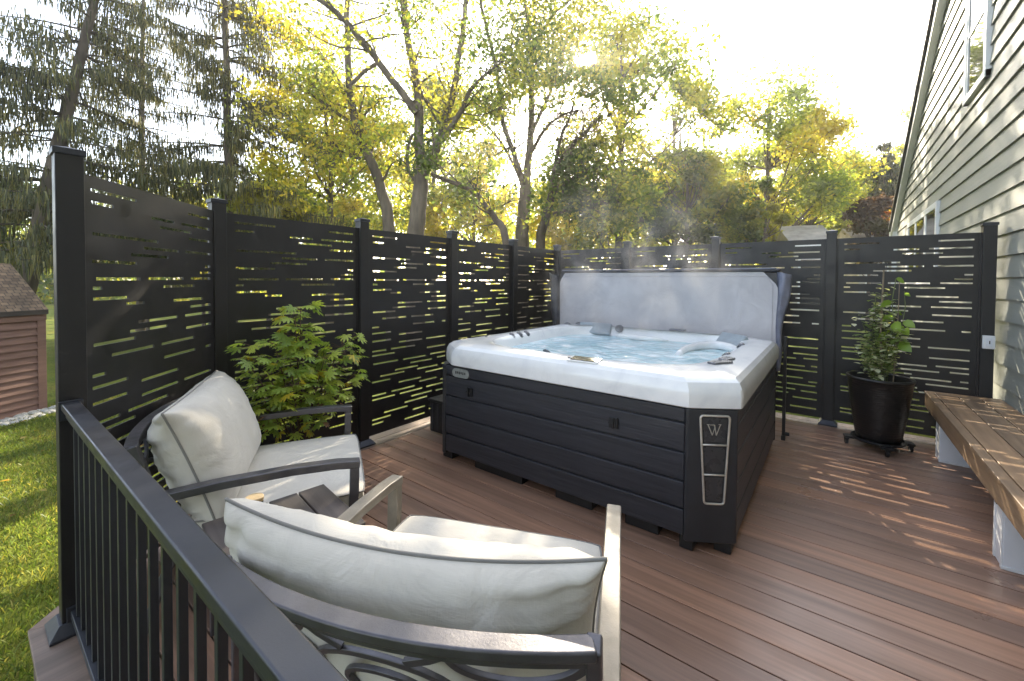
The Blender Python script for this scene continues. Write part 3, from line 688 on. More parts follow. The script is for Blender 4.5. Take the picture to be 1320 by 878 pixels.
    for zz in (pz, .385-H/2*.80):
        pp = MB(); pts = [(vs[i][0]*1.004, (vs[i][1]-.045)*1.004+.045, zz) for i in ring]; pp.tube(pts, .0045, 6, closed=True); pp.build('piping', 'piping_fabric', cs, smooth=True)
    W, H, T, px, py, pz, tilt, rzz, bend, wk = pil
    a, b = pillow(W, H, T, bend, seed=loc[0]*3, wk=wk)
    o = a.build('back_cushion', 'cushion_fabric', t, smooth=True); o.location = (px, py, pz); o.rotation_euler = (tilt, 0, rzz)
    b.build('piping', 'piping_fabric', o, smooth=True)
    return t
make_chair((-2.627, 1.162), R(-29.5), 'dark framed patio armchair with cream cushions in front of the leafy shrub, facing right', 'chair_metal', (.98, .60, .34, 0, -.355, .69, R(20), R(0), .03, .85))
make_chair((-1.04, 1.095), R(22.7), 'nearest patio armchair with cream cushions, seen from behind in front of the railing', 'chair_metal_sunlit', (1.12, .57, .27, -.055, -.375, .642, R(17), R(1), .060, .95))

# side table and the candle jar on it
tb_ = empty('side_table', (-1.95, .87, 0), R(-8), 'low dark slatted side table standing between the two patio armchairs', 'table')
mb = MB(); tn = []; nsl = 4; hw = .25
for i in range(nsl):
    y0 = -.27+i*.54/nsl; board(mb, tn, [(-hw, y0+.004), (hw, y0+.004), (hw, y0+.54/nsl-.004), (-hw, y0+.54/nsl-.004)], .482, .50, rnd())
mb.build('tabletop', 'table_slats', tb_, .004, tone=tn)
MB().box(-hw+.02, hw-.02, -.25, -.23, .43, .482).box(-hw+.02, hw-.02, .23, .25, .43, .482).box(-hw+.02, -hw+.04, -.25, .25, .43, .481).box(hw-.04, hw-.02, -.25, .25, .43, .481).build('apron', 'chair_metal', tb_, .002)
for sx in (-1, 1):
    for sy in (-1, 1): MB().box(sx*.215-.018, sx*.215+.018, sy*.225-.018, sy*.225+.018, 0, .481).build('leg', 'chair_metal', tb_, .003)
cj = empty('candle_jar', (-2.085, .80, .501), 0, 'small dark glass jar with tan wooden lid on the side table', 'candle')
MB().lathe([(0, .0), (.032, 0), (.036, .006), (.036, .082), (.033, .085), (0, .085)], 24).build('jar', 'dark_glass', cj, smooth=False)
MB().lathe([(0, .083), (.037, .085), (.038, .10), (.035, .104), (0, .104)], 24).build('lid', 'candle_lid', cj)

# ------------------------------------------------------------------ bench
be = empty('bench', (.745, 5.80, 0), 0, 'long low wooden deck bench against the house wall on white box legs', 'bench')
BT = .53; bl = 3.9; bw = .515
mb = MB(); tn = []
board(mb, tn, [(-.006, 0), (.052, -.06), (.052, -bl), (-.006, -bl)], BT-.026, BT, .4)
w_ = (bw-.058)/3
for i in range(3): board(mb, tn, [(.058+i*w_, -.145), (.058+(i+1)*w_-.006, -.145), (.058+(i+1)*w_-.006, -bl), (.058+i*w_, -bl)], BT-.026, BT, rnd())
board(mb, tn, [(.058, -.062), (bw-.006, -.062), (bw-.006, -.139), (.058, -.139)], BT-.026, BT, rnd()); board(mb, tn, [(.002, .0), (bw-.006, .0), (bw-.006, -.056), (.058, -.056)], BT-.026, BT-.001, rnd())
mb.build('seat', 'bench_boards', be, .005, tone=tn)
mb = MB(); tn = []; board(mb, tn, [(0, -.001), (.022, -.001), (.022, -bl+.004), (0, -bl+.004)], BT-.155, BT-.028, .7); board(mb, tn, [(.024, -.022), (bw-.01, -.022), (bw-.01, -.001), (.024, -.001)], BT-.155, BT-.028, .5)
mb.build('fascia', 'bench_boards', be, .003, tone=tn)
MB().box(.03, bw-.02, -bl+.03, -.03, BT-.07, BT-.03).build('underframe', 'bark_dark', be)
for y1 in (-.375, -2.13):
    o = MB().box(.035, bw-.03, y1-.16, y1, .001, BT-.075).build('leg', 'white_vinyl', be, .006)
    MB().box(.030, .036, y1-.158, y1-.135, .001, BT-.08).box(.030, .036, y1-.025, y1-.002, .001, BT-.08).box(.03, .3, y1-.165, y1-.159, .001, .02).build('trim', 'white_trim', o, .002)
oo = MB().box(.022, .034, -2.215, -2.175, .33, .40).build('outlet_cover', 'black_plastic', be, .003)

# ------------------------------------------------------------------ house
HX, HYE, HZE = 1.292, 14.55, 3.02; SL = (5.84-3.066)/(14.457-9.003)
RID = 4.0; ZR = HZE+(HYE-RID)*SL
ho = empty('house', (HX, 5.0, 0), 0, 'neighbouring house end wall of pale lapped siding with white windows and sloping roof edge', 'house')
def hz(y): return HZE+(HYE-y)*SL if y > RID else ZR-(RID-y)*SL
mb = MB(); Y0 = -5.0
z = GZ+.03; step = .2035; z = 1.452-step*9
while z < ZR:
    zt_ = z+step
    def yr(zz): return HYE if zz < HZE else HYE-(zz-HZE)/SL
    def yl(zz): return Y0 if zz < hz(Y0) else RID-(ZR-zz)/SL
    ya, yb_ = yr(z)-.02, yr(min(zt_, ZR-.01))-.02; la, lb_ = yl(z)+.02, yl(min(zt_, ZR-.01))+.02
    zt2 = min(zt_, ZR-.01); x = 0
    # lapped board: thick at its lower edge
    V = [(x-.029, la-5, z), (x-.029, ya-5, z), (x-.006, yb_-5, zt2+.01), (x-.006, lb_-5, zt2+.01), (x+.02, la-5, z), (x+.02, ya-5, z), (x+.02, yb_-5, zt2+.01), (x+.02, lb_-5, zt2+.01)]
    mb.add(V, [(0, 3, 2, 1), (0, 1, 5, 4), (1, 2, 6, 5), (2, 3, 7, 6), (3, 0, 4, 7), (4, 5, 6, 7)]); z += step
mb.build('wall', 'siding_paint', ho)
mb = MB()          # body of the house behind the siding
pr = [(Y0, GZ), (HYE, GZ), (HYE, HZE), (RID, ZR), (Y0, hz(Y0))]; n_ = 5; x0, x1 = .021, 9.0
mb.add([(x0, y_-5, z_) for y_, z_ in pr]+[(x1, y_-5, z_) for y_, z_ in pr], [tuple(range(n_-1, -1, -1)), tuple(range(n_, 2*n_))]+[(i, (i+1) % n_, n_+(i+1) % n_, n_+i) for i in range(n_)])
mb.build('body', 'siding_paint', ho)
mb = MB()
def roofslab(ya, za, yb_, zb): 
    t = .14; mb.add([(-.12, ya-5, za), (-.12, yb_-5, zb), (-.12, yb_-5, zb+t), (-.12, ya-5, za+t), (9.2, ya-5, za), (9.2, yb_-5, zb), (9.2, yb_-5, zb+t), (9.2, ya-5, za+t)], [(0, 3, 2, 1), (4, 5, 6, 7), (0, 1, 5, 4), (1, 2, 6, 5), (2, 3, 7, 6), (3, 0, 4, 7)])
roofslab(HYE+.28, HZE-.28*SL+.04, RID, ZR+.04); roofslab(RID-.001, ZR+.04, Y0-.3, hz(Y0-.3)+.04); mb.build('roof', 'far_shingle', ho)
mb = MB(); mb.bar([(-.075, HYE-5+.30, HZE-.30*SL-.02), (-.075, RID-5, ZR-.02)], .10, .11); mb.build('rake_board', 'white_trim', ho, .004)
mb = MB(); mb.bar([(-.145, HYE-5+.30, HZE-.30*SL+.10), (-.145, RID-5, ZR+.10)], .05, .08); mb.build('drip_edge', 'cover_dark', ho, .004)
mb = MB(); mb.box(-.04, .03, HYE-5-.10, HYE-5+.03, GZ, HZE); mb.box(-.10, -.02, HYE-5+.05, HYE-5+.13, GZ, HZE-.1); mb.build('corner_board', 'white_trim', ho, .004)
MB().box(-.14, 4, HYE-5+.28, HYE-5+.40, HZE-.20, HZE-.08).build('gutter', 'white_trim', ho, .01)
def window(y0, y1, z0, z1, mull=1, slab=True):
    f = MB(); t = .10; a, b = -.058, .0
    f.box(a, b, y0, y0+t, z0, z1); f.box(a, b, y1-t, y1, z0, z1); f.box(a, b, y0+t, y1-t, z1-t, z1); f.box(a-.006, b, y0, y1, z0-.0, z0+t*.8)
    fo = f.build('window', 'white_trim', ho, .004)
    for i in range(1, mull): c = y0+(y1-y0)*i/mull; MB().box(a+.006, b, c-.05, c+.05, z0+t*.8, z1-t).build('mullion', 'white_trim', fo, .003)
    for i in range(mull):
        ya = y0+t+(y1-y0)*i/mull*(1 if i else 0)-(.05 if i else 0); yb_ = y0+(y1-y0)*(i+1)/mull-(t if i == mull-1 else .05)
        MB().box(a+.018, a+.026, ya, yb_, z0+.05, z1-.05).build('pane', 'window_glass', fo)
        MB().box(a+.01, a+.03, ya, ya+.035, z0+.06, z1-.06).box(a+.01, a+.03, yb_-.035, yb_, z0+.06, z1-.06).box(a+.01, a+.03, ya, yb_, (z0+z1)/2-.02, (z0+z1)/2+.02).build('sash', 'white_trim', fo, .002)
window(6.58-5, 7.55-5, 3.78, 5.35); window(9.08-5, 12.35-5, 1.55, 2.86, 3)

# ------------------------------------------------------------------ potted vine on a rolling caddy
PX_, PY_ = .37, 5.36
do = empty('plant_caddy', (PX_, PY_, 0), R(12), 'black plastic plant caddy on castors under the potted vine', 'plant caddy')
MB().lathe([(0, .072), (.20, .072), (.21, .085), (.21, .098), (.195, .100), (.19, .088), (0, .088)], 28).box(-.265, .265, -.045, .045, .066, .088).box(-.045, .045, -.265, .265, .0655, .0885).build('tray', 'black_plastic', do, .003)
for a in (0, 90, 180, 270):
    x, y = .245*math.cos(R(a)), .245*math.sin(R(a)); o = MB().tube([(x-.012, y, .027), (x+.012, y, .027)], .026, 14).build('castor', 'black_plastic', do); MB().box(x-.018, x+.018, y-.02, y+.02, .045, .078).build('fork', 'black_plastic', o, .003)
po = MB().lathe([(0, .101), (.165, .101), (.175, .115), (.195, .25), (.218, .42), (.238, .58), (.245, .66), (.256, .668), (.256, .692), (.240, .694), (.232, .68), (.226, .62)], 48).build('plant_pot', 'woven_pot', smooth=True)
po.location = (PX_, PY_, 0); tag(po, 'tall round black woven texture plant pot standing near the back fence', 'plant pot')
vn = empty('potted_vine', (PX_, PY_, .62), 0, 'climbing vine with broad green leaves and small variegated leaves growing in the black pot', 'plant')
MB().lathe([(0, .01), (.226, .0)], 32).build('soil', 'soil', vn)
MB().tube([(.015, .0, 0), (0, -.01, .5), (.01, -.01, 1.10)], [.012, .009, .006], 8).build('stake', 'bamboo', vn)
MB().tube([(.10, .02, 0), (.12, .01, .5), (.125, .0, .98)], [.005, .004, .003], 6).build('stake', 'bamboo', vn)
st = MB(); stems = []
for k in range(19):
    a = random.uniform(0, 6.28); r0 = random.uniform(.01, .07); r1 = random.uniform(.03, .19); h = random.uniform(.40, .98)*(1.18-r1*3.4)
    pth = [(r0*math.cos(a)+(r1-r0)*math.cos(a)*t**1.4+.01*math.sin(5*t+k), r0*math.sin(a)+(r1-r0)*math.sin(a)*t**1.4, h*t) for t in np.linspace(0, 1, 7)]
    st.tube(pth, .0035, 5); stems.append(pth)
top = [(0.02, -.01, 0), (.05, -.02, .35), (.09, -.015, .6), (.075, -.01, .8), (.10, 0, 1.02)]; st.tube(top, .004, 6); top2 = [(.03, -.02, .2), (.14, -.03, .5), (.17, 0, .75), (.16, .0, .9)]; st.tube(top2, .003, 6)
st.build('stems', 'stem_green', vn)
LEAF = [(0, 0), (.16, .28), (.48, .40), (.8, .22), (1.0, 0), (.8, -.22), (.48, -.40), (.16, -.28)]
def flat_leaf(V, Fc, T, c, d, up, s, col, shape=LEAF, fold=.15, droop=.2):
    d = Vector(d).normalized(); sd = d.cross(Vector(up))
    if sd.length < .05: sd = d.orthogonal()
    sd.normalize(); nn = sd.cross(d).normalized(); o = len(V); c = Vector(c)
    for a, b in shape:
        V.append(tuple(c+d*(a*s)+sd*(b*s)+nn*(abs(b)*fold*s-droop*a*a*s))); T.append(col)
    V.append(tuple(c+d*(.5*s)-nn*(droop*.25*s))); T.append([x*1.15 for x in col])
    k = len(shape)
    for i in range(k): Fc.append((o+i, o+(i+1) % k, o+k))
V, Fc, T = [], [], []
for pth in stems:
    for t in range(2, 7):
        for q in range(9):
            p_ = Vector(pth[t])+Vector((random.gauss(0, .026), random.gauss(0, .026), random.gauss(0, .03))); a = random.uniform(0, 6.28)
            col = random.choice([(.20, .27, .10), (.26, .31, .13), (.50, .52, .34), (.16, .22, .07), (.58, .59, .42)])
            flat_leaf(V, Fc, T, p_, (math.cos(a), math.sin(a), random.uniform(-.3, .5)), (0, 0, 1), random.uniform(.038, .066), col)
for (x, y, z), s_, a in [((.10, 0, 1.02), .10, 30), ((.075, -.01, .80), .13, 200), ((.16, 0, .88), .06, 0), ((.09, -.01, .66), .12, 170), ((.09, -.015, .6), .15, -60), ((.10, -.02, .56), .13, 20), ((.14, -.03, .5), .14, -120), ((.16, 0, .62), .12, -20), ((.05, -.02, .5), .11, 210), ((.13, -.02, .42), .16, -40), ((.11, -.02, .36), .12, 120), ((.17, 0, .55), .12, -70), ((.04, 0, .40), .10, 160), ((.12, 0, .72), .11, 80), ((.07, 0, .52), .12, 240)]:
    a = R(a-20); s_ *= .82; flat_leaf(V, Fc, T, (x, y, z), (math.cos(a)*.8, math.sin(a)*.8, -.35), (math.sin(a), -math.cos(a), .9), s_, random.choice([(.26, .38, .06), (.34, .44, .07), (.20, .32, .05)]), droop=.3)
npmesh('foliage', np.array(V), np.array(Fc), 'plant_leaves', vn, np.array(T))

# ------------------------------------------------------------------ leafy shrub behind the first chair
SHX, SHY = -3.24, 1.56
sh = empty('leafy_shrub', (SHX, SHY, 0), 0, 'bushy green shrub with deeply cut leaves and a few yellow ones against the left fence', 'shrub')
MB().lathe([(0, .001), (.13, .001), (.15, .02), (.175, .26), (.185, .27), (.17, .28), (.165, .24), (0, .24)], 28).build('nursery_pot', 'black_plastic', sh, smooth=True)
PALM = []
def lobe(V, Fc, T, c, d, sd, nn, ln, w, col):
    o = len(V); pr = [(0, .12), (.25, .28), (.33, .62), (.45, .42), (.55, .85), (.66, .40), (.75, .62), (.86, .22), (1, 0)]
    L_ = [c+d*(a*ln)+sd*(b*w)-nn*(.22*a*a*ln) for a, b in pr]; Rr = [c+d*(a*ln)-sd*(b*w)-nn*(.22*a*a*ln) for a, b in pr[:-1]]; Md = [c+d*(a*ln)-nn*(.22*a*a*ln+.0) for a, b in pr]
    for p_ in L_+Rr+Md: V.append(tuple(p_)); T.append(col)
    nl, nr_ = len(L_), len(Rr)
    for i in range(nl-1): Fc.append((o+i, o+i+1, o+nl+nr_+i+1, o+nl+nr_+i))
    for i in range(nr_-1): Fc.append((o+nl+i+1, o+nl+i, o+nl+nr_+i, o+nl+nr_+i+1))
def palmate(V, Fc, T, c, d, up, s_, col):
    d = Vector(d).normalized(); up = Vector(up); sd = d.cross(up)
    if sd.length < .05: sd = d.orthogonal()
    sd.normalize(); nn = sd.cross(d).normalized(); c = Vector(c)
    for ang, k_ in ((-105, .55), (-58, .82), (-24, .95), (0, 1.05), (24, .95), (58, .82), (105, .55)):
        a = R(ang); dd = d*math.cos(a)+sd*math.sin(a); s2 = sd*math.cos(a)-d*math.sin(a); lobe(V, Fc, T, c, dd, s2, nn, s_*k_, s_*.17, col)
st = MB(); V, Fc, T = [], [], []
rs = random.Random(5)
tips = []
for k, (dy, dx_, h) in enumerate([(-.42, .08, 1.12), (.46, .1, 1.10), (0, .05, 1.36), (-.36, .0, .80), (-.46, .06, 1.02), (-.24, .03, 1.12), (-.05, .02, 1.30), (.0, .06, 1.22), (.10, .02, 1.10), (.26, .05, .84), (.40, .02, 1.04), (.44, .05, .95), (.30, .12, .70), (-.14, .14, .82), (.1, .16, .85), (-.30, .12, .66), (.02, .18, .62), (-.42, .02, .62), (.48, .04, .78), (.18, .1, .98), (-.1, .05, 1.0)]):
    dy *= .82
    pth = [Vector((dx_*t**1.2+.02*math.sin(3*t+k), dy*t**1.3, .2+(h-.2)*t)) for t in np.linspace(0, 1, 9)]
    st.tube(pth, [.008*(1-.6*i/8) for i in range(9)], 6)
    for i in range(3, 9):
        for q in range(8 if i < 8 else 11):
            a = rs.uniform(0, 6.28); el = rs.uniform(-.1, .6); d = Vector((math.cos(a), math.sin(a), el)).normalized(); ln = rs.uniform(.06, .13)
            b = pth[i]; tip = b+d*ln
            if tip.x > .20+max(0, tip.z-.75)*.4 or (i < 6 and rs.random() < .75) or rs.random() < .22: continue
            if tip.x < -.27: tip.x = -.27
            st.tube([b, b+d*ln*.6+Vector((0, 0, .01)), tip], .0018, 4)
            low = pth[i].z < .62
            r_ = rs.random()
            col = (.52, .42, .05) if r_ < (.12 if low else .03) else (.26, .13, .06) if r_ < (.20 if low else .035) else rs.choice([(.28, .39, .08), (.36, .45, .08), (.42, .48, .09), (.22, .31, .07), (.25, .35, .08)])
            palmate(V, Fc, T, tip, (d.x, d.y, -.2+rs.uniform(-.4, .35)), (rs.gauss(0, .45), rs.gauss(0, .45), 1), rs.uniform(.045, .105), col)
st.build('stems', 'stem_brown', sh)
npmesh('foliage', np.array(V), np.array(Fc), 'plant_leaves', sh, np.array(T))

# ------------------------------------------------------------------ garden shed
A_, B_ = Vector((-9.63, .76, 0)), Vector((-9.63+.28*-0+0, 0, 0))
sd_ = empty('garden_shed', (-9.63, .76, GZ), math.atan2(.844, -.537), 'small brown garden shed with lapped wooden siding and weathered shingle roof on the lawn', 'shed')
Ls, Ws = 3.0, 1.15; mb = MB()
eav = 1.52
for i in range(15):
    z0 = i*.105+.02; z1 = z0+.105
    if z0 > eav-.12: break
    mb.add([(-.03, -.022, z0), (-Ls+.03, -.022, z0), (-Ls+.03, .002, z1), (-.03, .002, z1)], [(3, 2, 1, 0)]); mb.add([(-.03, -.022, z0), (-Ls+.03, -.022, z0), (-Ls+.03, .002, z0), (-.03, .002, z0)], [(0, 1, 2, 3)])
    mb.add([(.012, .03, z0), (.012, Ws-.03, z0), (-.002, Ws-.03, z1), (-.002, .03, z1)], [(0, 1, 2, 3)])
mb.box(-Ls, -.004, .004, Ws, 0, eav)
mb.build('wall', 'shed_siding', sd_)
MB().box(-.085, .025, -.025, .085, 0, eav-.13).box(-Ls, .03, -.03, .0, eav-.13, eav-.02).box(0, .03, .001, Ws, eav-.13, eav-.02).build('trim', 'shed_siding', sd_, .003)
rz_ = .66; ov = .035; mb = MB()
X0, X1, XR = -Ls-ov, ov, ov-.35
mb.add([(X0, -ov-.02, eav-.04), (X1, -ov-.02, eav-.04), (XR+.35, Ws/2, eav+rz_), (X0, Ws/2, eav+rz_), (X0, Ws+ov, eav-.04), (X1, Ws+ov, eav-.04),
        (X0, -ov-.02, eav+.03), (X1, -ov-.02, eav+.03), (XR+.35, Ws/2, eav+rz_+.07), (X0, Ws/2, eav+rz_+.07), (X0, Ws+ov, eav+.03), (X1, Ws+ov, eav+.03)],
       [(6, 7, 8, 9), (9, 8, 11, 10), (0, 1, 7, 6), (4, 10, 11, 5), (0, 6, 9, 3), (3, 9, 10, 4), (0, 3, 2, 1), (3, 4, 5, 2), (1, 2, 8, 7), (2, 5, 11, 8)])
mb.build('roof', 'shed_shingle', sd_); MB().add([(-.002, .02, eav-.04), (-.002, Ws-.02, eav-.04), (-.002, Ws/2, eav+rz_-.03), (-.03, .02, eav-.04), (-.03, Ws-.02, eav-.04), (-.03, Ws/2, eav+rz_-.03)], [(0, 1, 2), (5, 4, 3), (0, 3, 4, 1), (1, 4, 5, 2), (2, 5, 3, 0)]).build('gable', 'shed_siding', sd_)
# stones along the foot of the shed
ux, uy = .537, -.844
proto = None; rs = random.Random(3)
stone_meshes = []
for k in range(3):
    m_ = bpy.data.meshes.new('pebble'); import bmesh
    bm = bmesh.new(); bmesh.ops.create_icosphere(bm, subdivisions=2, radius=1)
    for v_ in bm.verts: v_.co *= 1+.35*mnoise.noise(v_.co*1.3+Vector((k*9, 0, 0)))
    bm.to_mesh(m_); bm.free(); m_.materials.append(MATS['stone']); m_.polygons.foreach_set('use_smooth', [True]*len(m_.polygons)); stone_meshes.append(m_)
allv = []; allf = []; off = 0
for k in range(500):
    t = rs.uniform(-.15, 2.6); d_ = rs.uniform(.02, .34); m_ = stone_meshes[k % 3]; s_ = rs.uniform(.018, .05)
    c = Vector((-9.63+ux*t-d_*.844*-1*1.0, .76+uy*t+d_*(.537)*-0-.0, GZ+.012))
    c = Vector((-9.63+ux*t, .76+uy*t, GZ+.012))+Vector((uy, -ux, 0))*d_*1.0 if False else Vector((-9.63, .76, GZ+.02))+Vector((ux, uy, 0))*t+Vector((-uy, ux, 0))*d_
    for v_ in m_.vertices: allv.append((c.x+v_.co.x*s_*1.2, c.y+v_.co.y*s_, c.z+v_.co.z*s_*.6))
    for p_ in m_.polygons: allf.append([i+off for i in p_.vertices])
    off += len(m_.vertices)
o = npmesh('gravel', np.array(allv), np.array(allf), 'stone', smooth=True); tag(o, 'strip of pale grey stones along the foot of the brown shed', 'gravel', kind='stuff')

# ------------------------------------------------------------------ trees
def tubes_np(segs, k=6):                       # segs: list of (path, radii)
    mb = MB()
    for p_, r_ in segs: mb.tube(p_, r_, k, cap=False)
    return mb
def tint_array(palette, N, C=None, seed=0, jit=.22):
    pal = np.array(palette); 
    if C is not None:
        nz = np.array([mnoise.noise(Vector((c[0]*.55+seed, c[1]*.55, c[2]*.55))) for c in C])
        ix = np.clip(((nz*1.5+.5)*len(pal)+RNG.normal(0, .7, N)).astype(int), 0, len(pal)-1)
    else: ix = RNG.integers(0, len(pal), N)
    return np.repeat(pal[ix]*RNG.uniform(1-jit, 1+jit, (N, 1)), 4, 0)
YEL = [(.16, .205, .045), (.25, .28, .05), (.33, .335, .055), (.39, .37, .06), (.41, .345, .06)]
YG = [(.085, .13, .035), (.135, .18, .042), (.20, .235, .048), (.27, .285, .052), (.34, .32, .055)]
GRN = [(.06, .09, .028), (.085, .12, .034), (.12, .155, .038), (.17, .19, .044), (.25, .24, .048)]
DGR = [(.045, .050, .018), (.065, .070, .022), (.10, .098, .030), (.17, .15, .045)]
RED = [(.06, .035, .028), (.085, .048, .036), (.11, .07, .04), (.08, .07, .035)]
def rnd_unit(rs): 
    v_ = Vector((rs.gauss(0, 1), rs.gauss(0, 1), rs.gauss(0, 1))); return v_.normalized()
def wander(rs, p0, d0, ln, n=7, bend=.25, up=.1):
    pts = [Vector(p0)]; d = Vector(d0).normalized()
    for i in range(n):
        d = (d+rnd_unit(rs)*bend+Vector((0, 0, up))).normalized(); pts.append(pts[-1]+d*(ln/n))
    return pts
def limb_tree(name, label, base, limbs, bark, palette, leaf=.11, n_sub=6, n_twig=6, per=16, sublen=(1.2, 2.6), minz=3.0, seed=1, spread=.34, group=None, bare=0.0, cat='tree'):
    """limbs: list of (points in world, r0, r1, leafiness)"""
    rs = random.Random(seed); root = empty(name, base, 0, label, cat, group); B = Vector(base); trunk = []; br = []; C = []
    for pts, r0, r1, lf in limbs:
        pts = [Vector(p_)-B for p_ in pts]
        # smooth by subdividing with small wobble
        fine = []
        for i in range(len(pts)-1):
            a, b = pts[i], pts[i+1]; pa = pts[max(0, i-1)]; pb = pts[min(len(pts)-1, i+2)]
            for s_ in range(4):
                t = s_/4; fine.append(.5*((2*a)+(b-pa)*t+(2*pa-5*a+4*b-pb)*t*t+(-pa+3*a-3*b+pb)*t**3)+rnd_unit(rs)*min(r0*.12, .02))
        fine.append(pts[-1]); n_ = len(fine); rr = [r0+(r1-r0)*(i/(n_-1))**.8 for i in range(n_)]
        trunk.append((fine, rr))
        if lf <= 0: continue
        for q in range(int(n_sub*lf)):
            t = rs.uniform(.25, 1.0); i = min(n_-2, int(t*(n_-1))); p_ = fine[i]
            if p_.z+B.z < minz and rs.random() < .8: continue
            ax = (fine[i+1]-fine[i]).normalized(); d = (rnd_unit(rs)+ax*.6+Vector((0, 0, .15))).normalized()
            sub = wander(rs, p_, d, rs.uniform(*sublen), 7, .28, .03); k_ = len(sub); r_ = max(.008, rr[i]*.35)
            br.append((sub, [r_*(1-.8*j/(k_-1)) for j in range(k_)]))
            for w_i in range(n_twig):
                j = rs.randint(2, k_-1); tw = wander(rs, sub[j], rnd_unit(rs)+(sub[j]-sub[j-1]).normalized()*.5, rs.uniform(.4, 1.0), 4, .35, 0)
                br.append((tw, [.008, .006, .005, .004, .003]))
                if rs.random() < bare: continue
                for s_ in range(per):
                    c = tw[rs.randint(1, 4)]; C.append((c.x+rs.gauss(0, spread), c.y+rs.gauss(0, spread), c.z+rs.gauss(0, spread*.75)))
    tubes_np(trunk, 10).build('trunk', bark, root, smooth=True)
    tubes_np(br, 4).build('branches', bark, root, smooth=True)
    C = prune(C, B); V, Fq = leaf_quads(C, leaf); npmesh('crown', V, Fq, 'leaves', root, tint_array(palette, len(C), C, seed))
    return root
def blob_tree(name, label, u, D, vtop, wpx, palette, seed, leaf=.16, n=5200, bark='bark_grey', vbot=330, group=None, clumps=34, cat='tree', x=None, fill=.33, mat='leaves'):
    """stand-alone tree further off: trunk, limbs to leaf clumps, uneven outline"""
    rs = random.Random(seed); g_ = at(u, 360, D); base = Vector((g_.x, g_.y, GZ)); top = at(u, vtop, D).z; bot = max(at(u, vbot, D).z, GZ+.3); wd = wpx/F_PX*D/2
    root = empty(name, base, 0, label, cat, group); H = top-GZ; segs = []; 
    tr = [Vector((0, 0, 0))]+[Vector((rs.gauss(0, .02)*H*.3, rs.gauss(0, .02)*H*.3, H*t)) for t in (.15, .3, .45, .6, .75, .88)]
    segs.append((tr, [H*.016*(1-.13*i) for i in range(7)])); C = []
    cz = (bot+top)/2-GZ; hz_ = (top-bot)/2
    for k in range(clumps):
        while True:
            q = Vector((rs.uniform(-1, 1), rs.uniform(-1, 1), rs.uniform(-1, 1)))
            if .25 < q.length < 1: break
        q = q*(.93/max(q.length, .5)) if rs.random() < .55 else q
        wz = 1-.35*max(0, q.z)
        c = Vector((q.x*wd*wz*.85, q.y*wd*wz*.85, cz+q.z*hz_*.88)); a = tr[min(6, max(1, int((c.z/H)*6)))]
        segs.append(([a, (a+c)/2+Vector((rs.gauss(0, .1), rs.gauss(0, .1), -.05*H*.3)), c], [H*.005, H*.003, H*.0012]))
        for s_ in range(4):
            e_ = c+rnd_unit(rs)*wd*.35; segs.append(([c, (c+e_)/2+rnd_unit(rs)*.06, e_], [H*.0016, H*.001, H*.0006]))
        sg = wd*fill*rs.uniform(.6, 1.2); m_ = int(n*2.3/clumps*rs.uniform(.6, 1.4))
        for s_ in range(m_):
            r_ = rnd_unit(rs)*sg*abs(rs.gauss(.75, .35)); C.append((c.x+r_.x, c.y+r_.y, c.z+r_.z*.62))
    tubes_np(segs, 6).build('trunk', bark, root, smooth=True)
    C = prune(C, base); V, Fq = leaf_quads(C, leaf*.82); npmesh('crown', V, Fq, mat, root, tint_array(palette, len(C), C, seed))
    return root
def conifer(name, label, base, top, r_base, seed, whorls=26, hang=.45, tr=.2, zlow=1.0, dens=1.0, palette=DGR, group=None, card=.024):
    rs = random.Random(seed); B = Vector(base); root = empty(name, base, 0, label, 'tree', group); T_ = Vector(top)-B; trunk = [T_*t+rnd_unit(rs)*.03 for t in np.linspace(0, 1, 12)]
    segs = [(trunk, [tr*(1-.85*i/11) for i in range(12)])]; br = []; Vs = []; cols = []
    zl = zlow/T_.z
    for w_ in range(whorls):
        t = zl+(1-zl)*(w_+rs.uniform(-.3, .3))/whorls; p_ = T_*t; ln0 = r_base*(1-t)**.75+.25
        for b in range(rs.randint(4, 6)):
            a = rs.uniform(0, 6.283); ln = ln0*rs.uniform(.65, 1.15); n_ = 9; pts = []
            for i in range(n_):
                s_ = i/(n_-1); pts.append(p_+Vector((math.cos(a+.15*math.sin(3*s_))*ln*s_, math.sin(a+.15*math.sin(3*s_))*ln*s_, ln*(.08*s_-.42*s_*s_+.24*s_**3))))
            br.append((pts, [.028*(1-.85*i/(n_-1))*min(1, ln/2) + .004 for i in range(n_)]))
            for q in range(int(ln*115*dens)):
                s_ = rs.uniform(.12, 1)**.8; i = min(n_-2, int(s_*(n_-1))); f = s_*(n_-1)-i; c = pts[i].lerp(pts[i+1], f)
                sdv = Vector((-math.sin(a), math.cos(a), 0))*rs.gauss(0, .22*(.4+ln*.2))+Vector((0, 0, rs.gauss(-.04, .10))); c = c+sdv
                hl = hang*rs.uniform(.12, .85); wv = card*rs.uniform(.6, 1.4); aa = rs.uniform(0, 6.283); dv = Vector((math.cos(aa), math.sin(aa), 0))*wv
                sw = Vector((rs.gauss(0, .12), rs.gauss(0, .12), -1)).normalized()*hl
                Vs += [tuple(c-dv*.5), tuple(c+dv*.5), tuple(c+sw*.7+dv*.55), tuple(c+sw)]; cols.append(rs.choice(palette))
    tubes_np(segs, 10).build('trunk', 'bark_dark', root, smooth=True); tubes_np(br, 4).build('branches', 'bark_dark', root, smooth=True)
    N = len(cols); I = np.arange(N)*4; npmesh('needles', np.array(Vs), np.stack([I, I+1, I+2, I+3], 1), 'needles', root, np.repeat(np.array(cols)*RNG.uniform(.7, 1.4, (N, 1)), 4, 0))
    return root
